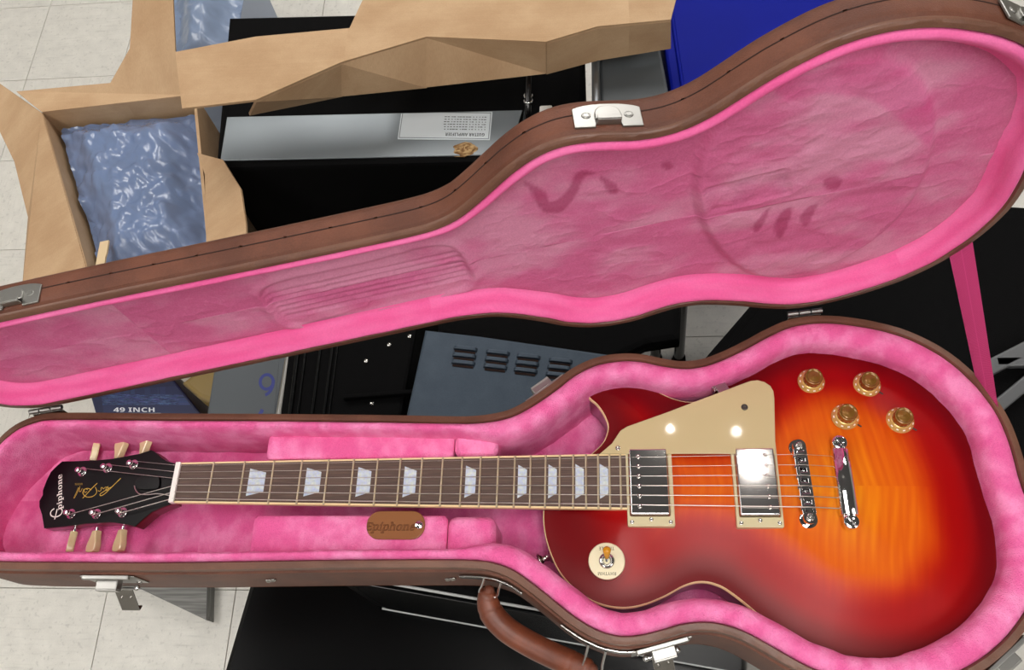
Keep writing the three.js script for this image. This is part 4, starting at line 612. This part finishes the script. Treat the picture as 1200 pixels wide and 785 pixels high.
{
  // amplifier with louvred metal top
  const y = .78, o = atY(590, 440, y), t = thing('louvred_amplifier', 'amplifier with blue grey louvred metal top behind the case', 'amplifier', V(o.x, 0, o.z));
  const steel = std({ map: tex(512, 512, (u, v) => { const n = fbm(u * 14, v * 14, 2, 4), g = (rnd() - .5) * .03; return [.25 + .04 * n + g, .30 + .04 * n + g, .355 + .04 * n + g]; }, true, 3, 3), roughness: .42, metalness: .3 });
  part(t, 'metal_top', pxPrism([[498, 386], [560, 393], [722, 416], [735, 432], [690, 470], [600, 505], [473, 500]], y, y - .10, .004), steel, 'blue grey painted steel');
  part(t, 'lower_cabinet', pxPrism([[504, 392], [560, 399], [716, 420], [728, 432], [688, 466], [600, 499], [481, 495]], y - .10, 0, .004), M.tolex, 'black covering');
  for (const [cx, cy0, dy, dx] of [[545, 411.5, 8.3, -1.3], [583, 416.2, 8.3, -1.5], [619, 420.8, 8.2, -1.8], [656.5, 425.8, 8.2, -1.8]]) for (let k = 0; k < 3; k++) {
    const a = atY(cx + dx * k - 13.5, cy0 + dy * k - 1.2, y), b = atY(cx + dx * k + 13.5, cy0 + dy * k + 1.8, y), c = a.clone().lerp(b, .5), x = b.clone().sub(a), w = x.length(); x.normalize(); const m = frame(V(c.x, y, c.z), x, V(0, 1, 0), x.clone().cross(V(0, 1, 0)));
    const s = new THREE.Shape(); s.moveTo(-w / 2, 0); s.quadraticCurveTo(-w / 2 + .001, .0045, -w / 2 + .005, .005); s.lineTo(w / 2 - .005, .005); s.quadraticCurveTo(w / 2 - .001, .0045, w / 2, 0); s.closePath();
    const lv = sub(t, 'louvre');
    const hood = new THREE.ExtrudeGeometry(s, { depth: .0035, bevelEnabled: true, bevelSize: .0006, bevelThickness: .001, bevelSegments: 2 }); part(lv, 'hood', turned(mv(hood, 0, 0, -.0055), m.clone()), steel);
    part(lv, 'slot', turned(mv(rbox(w - .004, .0016, .0032, .0004), 0, .0006, .0012), m.clone()), M.seam.clone(), 'dark slot');
  }
}
{
  // stand legs over the floor patch
  const t0 = atY(768, 415, .0); for (const [x, x2, l] of [[763, 768, 'thin black metal stand leg next to the louvred amplifier'], [791, 795, 'thin black metal stand leg over the bare tiles']]) {
    const a = atY(x, 330, .30), b = atY(x2, 424, .0); const t = thing('stand_leg', l, 'stand', V(b.x, 0, b.z));
    part(t, 'pole', rod(a.clone().setY(.62), b.clone().setY(.01), .012, 14), M.black); part(t, 'rubber_foot', mv(lathe([[0, .03], [.014, .03], [.017, .004], [.015, 0], [0, 0]], 16), b.x, 0, b.z), M.tolex);
  }
  const pd = atY(700, 370, .62); single('black_bag', pxPrism([[510, 330], [800, 330], [797, 398], [757, 404], [716, 424], [560, 402], [512, 394]], .64, .60, .012), M.tolex, 'flat black padded bag lying across the stand legs', 'bag', V(pd.x, .60, pd.z));
}
{
  // big black cabinet on the right
  const y = .70, o = atY(1020, 400, y), t = thing('black_cabinet', 'tall black cabinet standing behind the broad end of the case', 'cabinet', V(o.x, 0, o.z));
  part(t, 'carcass', pxPrism([[890, 345], [1010, 230], [1330, 250], [1330, 560], [1180, 560], [1000, 470], [806, 442]], y, 0, .006), M.tolex, 'black covering');
  part(t, 'top_panel', pxPrism([[905, 345], [1012, 242], [1310, 262], [1310, 545], [1190, 545], [1004, 460], [826, 438]], y + .004, y, .002), M.tolex);
  const bars = [[[1163, 418], [1205, 396], [1215, 415], [1160, 432]], [[1166, 470], [1205, 432], [1210, 448], [1168, 488]]];
  const br = thing('metal_stand', 'folded grey metal stand lying on the black cabinet beside the pink strap', 'stand', V(o.x + .12, y, o.z)); 
  for (const [a, b, w] of [[[1150, 436], [1225, 398], .011], [[1150, 492], [1225, 430], .009], [[1165, 425], [1225, 424], .008]]) { const p = atY(...a, y + .016), q = atY(...b, y + .016), d = q.clone().sub(p), L = d.length(); const g = rbox(L, .012, w * 2, .003); g.applyMatrix4(frame(p.clone().lerp(q, .5), d.normalize(), V(0, 1, 0), d.clone().cross(V(0, 1, 0)))); part(br, 'bar', g, std({ color: 0x6a6c6e, roughness: .4, metalness: .4 })); }
}
{
  // amplifier behind the lid
  const y = .60, o = atY(400, 150, y), t = thing('combo_amplifier', 'black combo amplifier with grey rear panel and torn corner behind the lid', 'amplifier', V(o.x, 0, o.z));
  part(t, 'cabinet', pxPrism([[252, 197], [660, 187], [684, 140], [684, 10], [268, 20]], y, 0, .008), M.tolex, 'black textured covering');
  const panel = std({ color: 0x8b9398, roughness: .38, metalness: .35 });
  part(t, 'rear_panel', pxPrism([[258, 188], [596, 181], [612, 129], [266, 137]], y + .003, y, .001), panel, 'grey metal rear panel');
  const lb = [[466, 163], [574, 164], [577, 131], [470, 133]];
  part(t, 'rating_label', planarTop(lb, y + .003, 0, [[574, 164.5], [466, 163], [577, 131]]), std({ map: boxTex(512, 160, (c) => { c.fillStyle = '#dfe6ea'; c.fillRect(0, 0, 512, 160); c.strokeStyle = '#5a6268'; c.lineWidth = 3; c.strokeRect(8, 8, 496, 144); c.fillStyle = '#3a4046'; c.font = 'bold 24px sans-serif'; c.fillText('GUITAR AMPLIFIER', 30, 38, 230); for (let k = 0; k < 6; k++) for (let j = 0; j < 14; j++) c.fillRect(30 + j * 17, 56 + k * 14, 5 + rnd() * 10, 4); }), roughness: .4 }), 'white label headed GUITAR AMPLIFIER');
  const tp = atY(545, 176, y); const chip = new THREE.IcosahedronGeometry(.02, 4); { const p = chip.attributes.position; for (let i = 0; i < p.count; i++) { const s = 1 + .5 * fbm(p.getX(i) * 90, p.getY(i) * 90, p.getZ(i) * 90, 3); p.setXYZ(i, p.getX(i) * s * 1.25, p.getY(i) * s * .4, p.getZ(i) * s * .8); } chip.computeVertexNormals(); }
  part(t, 'torn_edge', mvv(chip, tp.clone().setY(y)), std({ map: tex(64, 64, (u, v) => tint(rgb(120, 84, 48), rgb(196, 164, 116), sm(-.3, .3, fbm(u * 8, v * 8, 3, 3)))), roughness: .9 }), 'torn covering showing tan wood');
  const c0 = atY(617, 142, y + .004);
  const cb = thing('cable', 'black cable with metal collar standing up from the combo amplifier', 'cable', V(c0.x, y, c0.z));
  part(cb, 'cord', [tube([atY(616, 146, y + .006), atY(618, 132, .64), atY(619, 116, .655), atY(620, 95, .665), atY(620, 75, .66), atY(612, 50, .62)], .0065, 40, 12)], M.black); part(cb, 'collar', [mvv(turned(new THREE.TorusGeometry(.0072, .002, 8, 20), new THREE.Matrix4().makeRotationX(1.25)), atY(619, 118, .653)), mvv(turned(new THREE.TorusGeometry(.0072, .002, 8, 20), new THREE.Matrix4().makeRotationX(1.25)), atY(619, 112, .656))], M.chrome, 'chrome collar');
  const w = atY(640, 131, y + .004); single('white_plug', mvv(rbox(.024, .012, .016, .003), w.clone().setY(y + .008)), M.nut, 'small white plastic plug on the combo amplifier top', 'plug', w.clone().setY(y + .002));
  // a scrap of paper and loose thread near the lid
  const sp = [[349, 262], [356, 256], [384, 257], [386, 262], [368, 266]].map(([a, b]) => atY(a, b, .60)); 
  // grey metal cabinet and pole behind
  const o4 = atY(735, 80, .66), mc = thing('metal_cabinet', 'dark grey metal cabinet between combo amplifier and blue bin', 'cabinet', V(o4.x, 0, o4.z));
  part(mc, 'carcass', pxPrism([[700, -60], [752, -60], [790, 140], [704, 150]], .66, 0, .006), std({ color: 0x4e5356, roughness: .5, metalness: .3 }), 'dark grey painted steel');
  part(mc, 'corner_rail', rod(atY(697, -60, .665), atY(699, 150, .665), .008, 14), std({ color: 0x7c8084, roughness: .3, metalness: .8 }), 'brushed metal rail along the edge');
}
{
  // blue bin
  const y = .62, o = atY(880, 30, y), t = thing('blue_bin', 'deep blue plastic storage bin behind the lid', 'storage bin', V(o.x, 0, o.z));
  const bl = phy({ color: 0x00128a, roughness: .6, specularIntensity: .3 });
  const q = [[788, 122], [1010, 100], [1010, -90], [758, -90]].map(([a, b]) => atY(a, b, y)), c = q.reduce((a, b) => a.clone().add(b)).multiplyScalar(.25);
  const sc = (f, yy) => q.map((p) => V(c.x + (p.x - c.x) * f, yy, c.z + (p.z - c.z) * f));
  part(t, 'tub', [prism(sc(.93, 0), 0, y - .03, .01)], bl); part(t, 'lid', prism(sc(1, 0), y - .028, y, .006), bl, 'flat blue snap lid');
  part(t, 'lid_ridge', [...[0, 1, 2, 3].map((k) => { const a = sc(.88, y + .001)[k], b = sc(.88, y + .001)[(k + 1) % 4]; return rod(a, b, .004, 8); })], bl);
}
{
  // tall open cardboard box with its flaps folded out, full of plastic wrapping
  const y = .60, t = thing('cardboard_box', 'tall open kraft cardboard box with flaps folded out and plastic wrap inside', 'box', V(atY(170, 230, y).x, 0, atY(170, 230, y).z));
  const C = { nl: atY(106, 325, y), nr: atY(243, 292, y), fr: atY(226, 112, y), fl: atY(50, 132, y) };
  const wall = (a, b, y0, y1, th, inward) => { const d = b.clone().sub(a).normalize(), n = V(-d.z, 0, d.x).multiplyScalar(th); return prism([a, b, b.clone().add(n), a.clone().add(n)], y0, y1, .0005); };
  
  for (const [a, b] of [['nl', 'nr'], ['nr', 'fr'], ['fr', 'fl'], ['fl', 'nl']]) part(t, 'wall', wall(C[a], C[b], 0.003, y, .006), M.kraft, 'kraft cardboard side');
  part(t, 'bottom', prism([C.nl, C.nr, C.fr, C.fl], 0, .003, 0), M.kraft);
  // flaps: slabs through pixel corners at given heights
  const slab = (pts, th, lift = 0) => { const P = pts.map(([px, py, h]) => atY(px, py, h)), n = P[1].clone().sub(P[0]).cross(P[P.length - 1].clone().sub(P[0])).normalize(); if (n.y < 0) n.negate(); const pos = [], idx = [], uv = [], k = P.length; for (const s of [0, 1]) for (const p of P) { pos.push(p.x + n.x * th * (s - .5), p.y + n.y * th * (s - .5), p.z + n.z * th * (s - .5)); uv.push(p.x, p.z + p.y); } const tri = k === 4 ? [[0, 1, 2], [0, 2, 3]] : THREE.ShapeUtils.triangulateShape(P.map((p) => new THREE.Vector2(p.x, p.z + p.y * .37)), []); for (const [a, b, c] of tri) { idx.push(a, b, c, a + k, c + k, b + k); } for (let i = 0; i < k; i++) { const j = (i + 1) % k; idx.push(i, j, i + k, j, j + k, i + k); } let g = new THREE.BufferGeometry(); g.setAttribute('position', new THREE.Float32BufferAttribute(pos, 3)); g.setAttribute('uv', new THREE.Float32BufferAttribute(uv, 2)); g.setIndex(idx); return toCreasedNormals(g, .3); };
  part(t, 'flap', slab([[105, 325, y], [50, 133, y], [-40, 70, y - .03], [18, 190, y - .05], [34, 255, y - .05], [26, 352, y - .05]], .005), M.kraft, 'long flap folded out to the side');
  part(t, 'flap', slab([[243, 300, y], [241, 205, y], [232, 180, y], [262, 188, y + .02], [283, 222, y + .03], [289, 262, y + .03], [290, 305, y + .02]], .005), M.kraft, 'narrow flap standing inside the box');
  // the long far flap, creased: a lit upper leaf and a hanging leaf
  const yf = .76, cr = [[214, 128], [300, 118], [400, 74], [500, 44], [640, 50], [700, 32], [786, 24]];
  part(t, 'flap', slab([[206, 62], [300, 44], [410, 34], [440, -30], [800, -30], ...cr.slice().reverse()].map(([a, b]) => [a, b, yf]), .005), M.kraft, 'long creased flap reaching over the combo amplifier');
  const low = [[292, 134], [400, 112], [500, 102], [640, 86], [700, 70], [786, 56]], top = cr.slice(1);
  for (let i = 0; i < 5; i++) part(t, 'flap_return', slab([[...top[i], yf - .002], [...top[i + 1], yf - .002], [...low[i + 1], yf - .075], [...low[i], yf - .075]], .005), M.kraft, 'edge of the long flap bent down');
  part(t, 'flap', slab([[50, 132, y], [224, 112, y], [206, 60, y + .05], [202, -30, y + .12], [158, -30, y + .12], [152, 70, y + .03], [130, 98, y + .012], [20, 108, y + .005]], .005), M.kraft, 'bent far flap');
  // torn corrugated edge
  part(t, 'torn_strip', slab([[112, 314, y + .005], [118, 284, y + .005], [128, 282, y + .006], [126, 296, y + .006], [124, 302, y + .006], [123, 312, y + .006]], .004), std({ color: 0xd8c09a, roughness: .9 }), 'torn pale corrugated edge');
  // plastic wrap
  const pl = [C.nl, C.nr, C.fr, C.fl].map((p) => p.clone()), cc = pl.reduce((a, b) => a.clone().add(b)).multiplyScalar(.25), poly = pl.map((p) => [cc.x + (p.x - cc.x) * .93, cc.z + (p.z - cc.z) * .95]);
  const bagTop = fill(poly, .006, (x, z, d) => y - .045 + .05 * sm(0, .07, d) + .026 * fbm(x * 13, z * 13, 4, 4) + .022 * Math.abs(fbm(x * 26, z * 26, 9, 3)));
  const bag = single('plastic_bag', [bagTop, prism(poly, .3, y - .046, .002)], phy({ color: 0x7183a6, roughness: .25, clearcoat: .3, clearcoatRoughness: .2 }), 'crumpled blue grey plastic bag inside the cardboard box', 'plastic bag', V(cc.x, .3, cc.z));
}
{
  // plastic wrapped bundle on the floor behind the cardboard box
  const y = .36, pl = [[192, 66], [262, 58], [285, -70], [192, -70]].map(([a, b]) => atY(a, b, y)), cc = pl.reduce((a, b) => a.clone().add(b)).multiplyScalar(.25), poly = pl.map((p) => [p.x, p.z]);
  const top = fill(poly, .008, (x, z, d) => y - .06 + .06 * sm(0, .08, d) + .03 * fbm(x * 11, z * 11, 14, 4) + .022 * Math.abs(fbm(x * 24, z * 24, 19, 3)));
  single('wrapped_bundle', [top, prism(poly, 0, y - .055, .002)], phy({ color: 0x7f90ac, roughness: .28, clearcoat: .3, clearcoatRoughness: .2 }), 'plastic wrapped pale blue bundle on the tiles beyond the cardboard box', 'bundle', V(cc.x, 0, cc.z));
}
renderer.render(scene, camera);
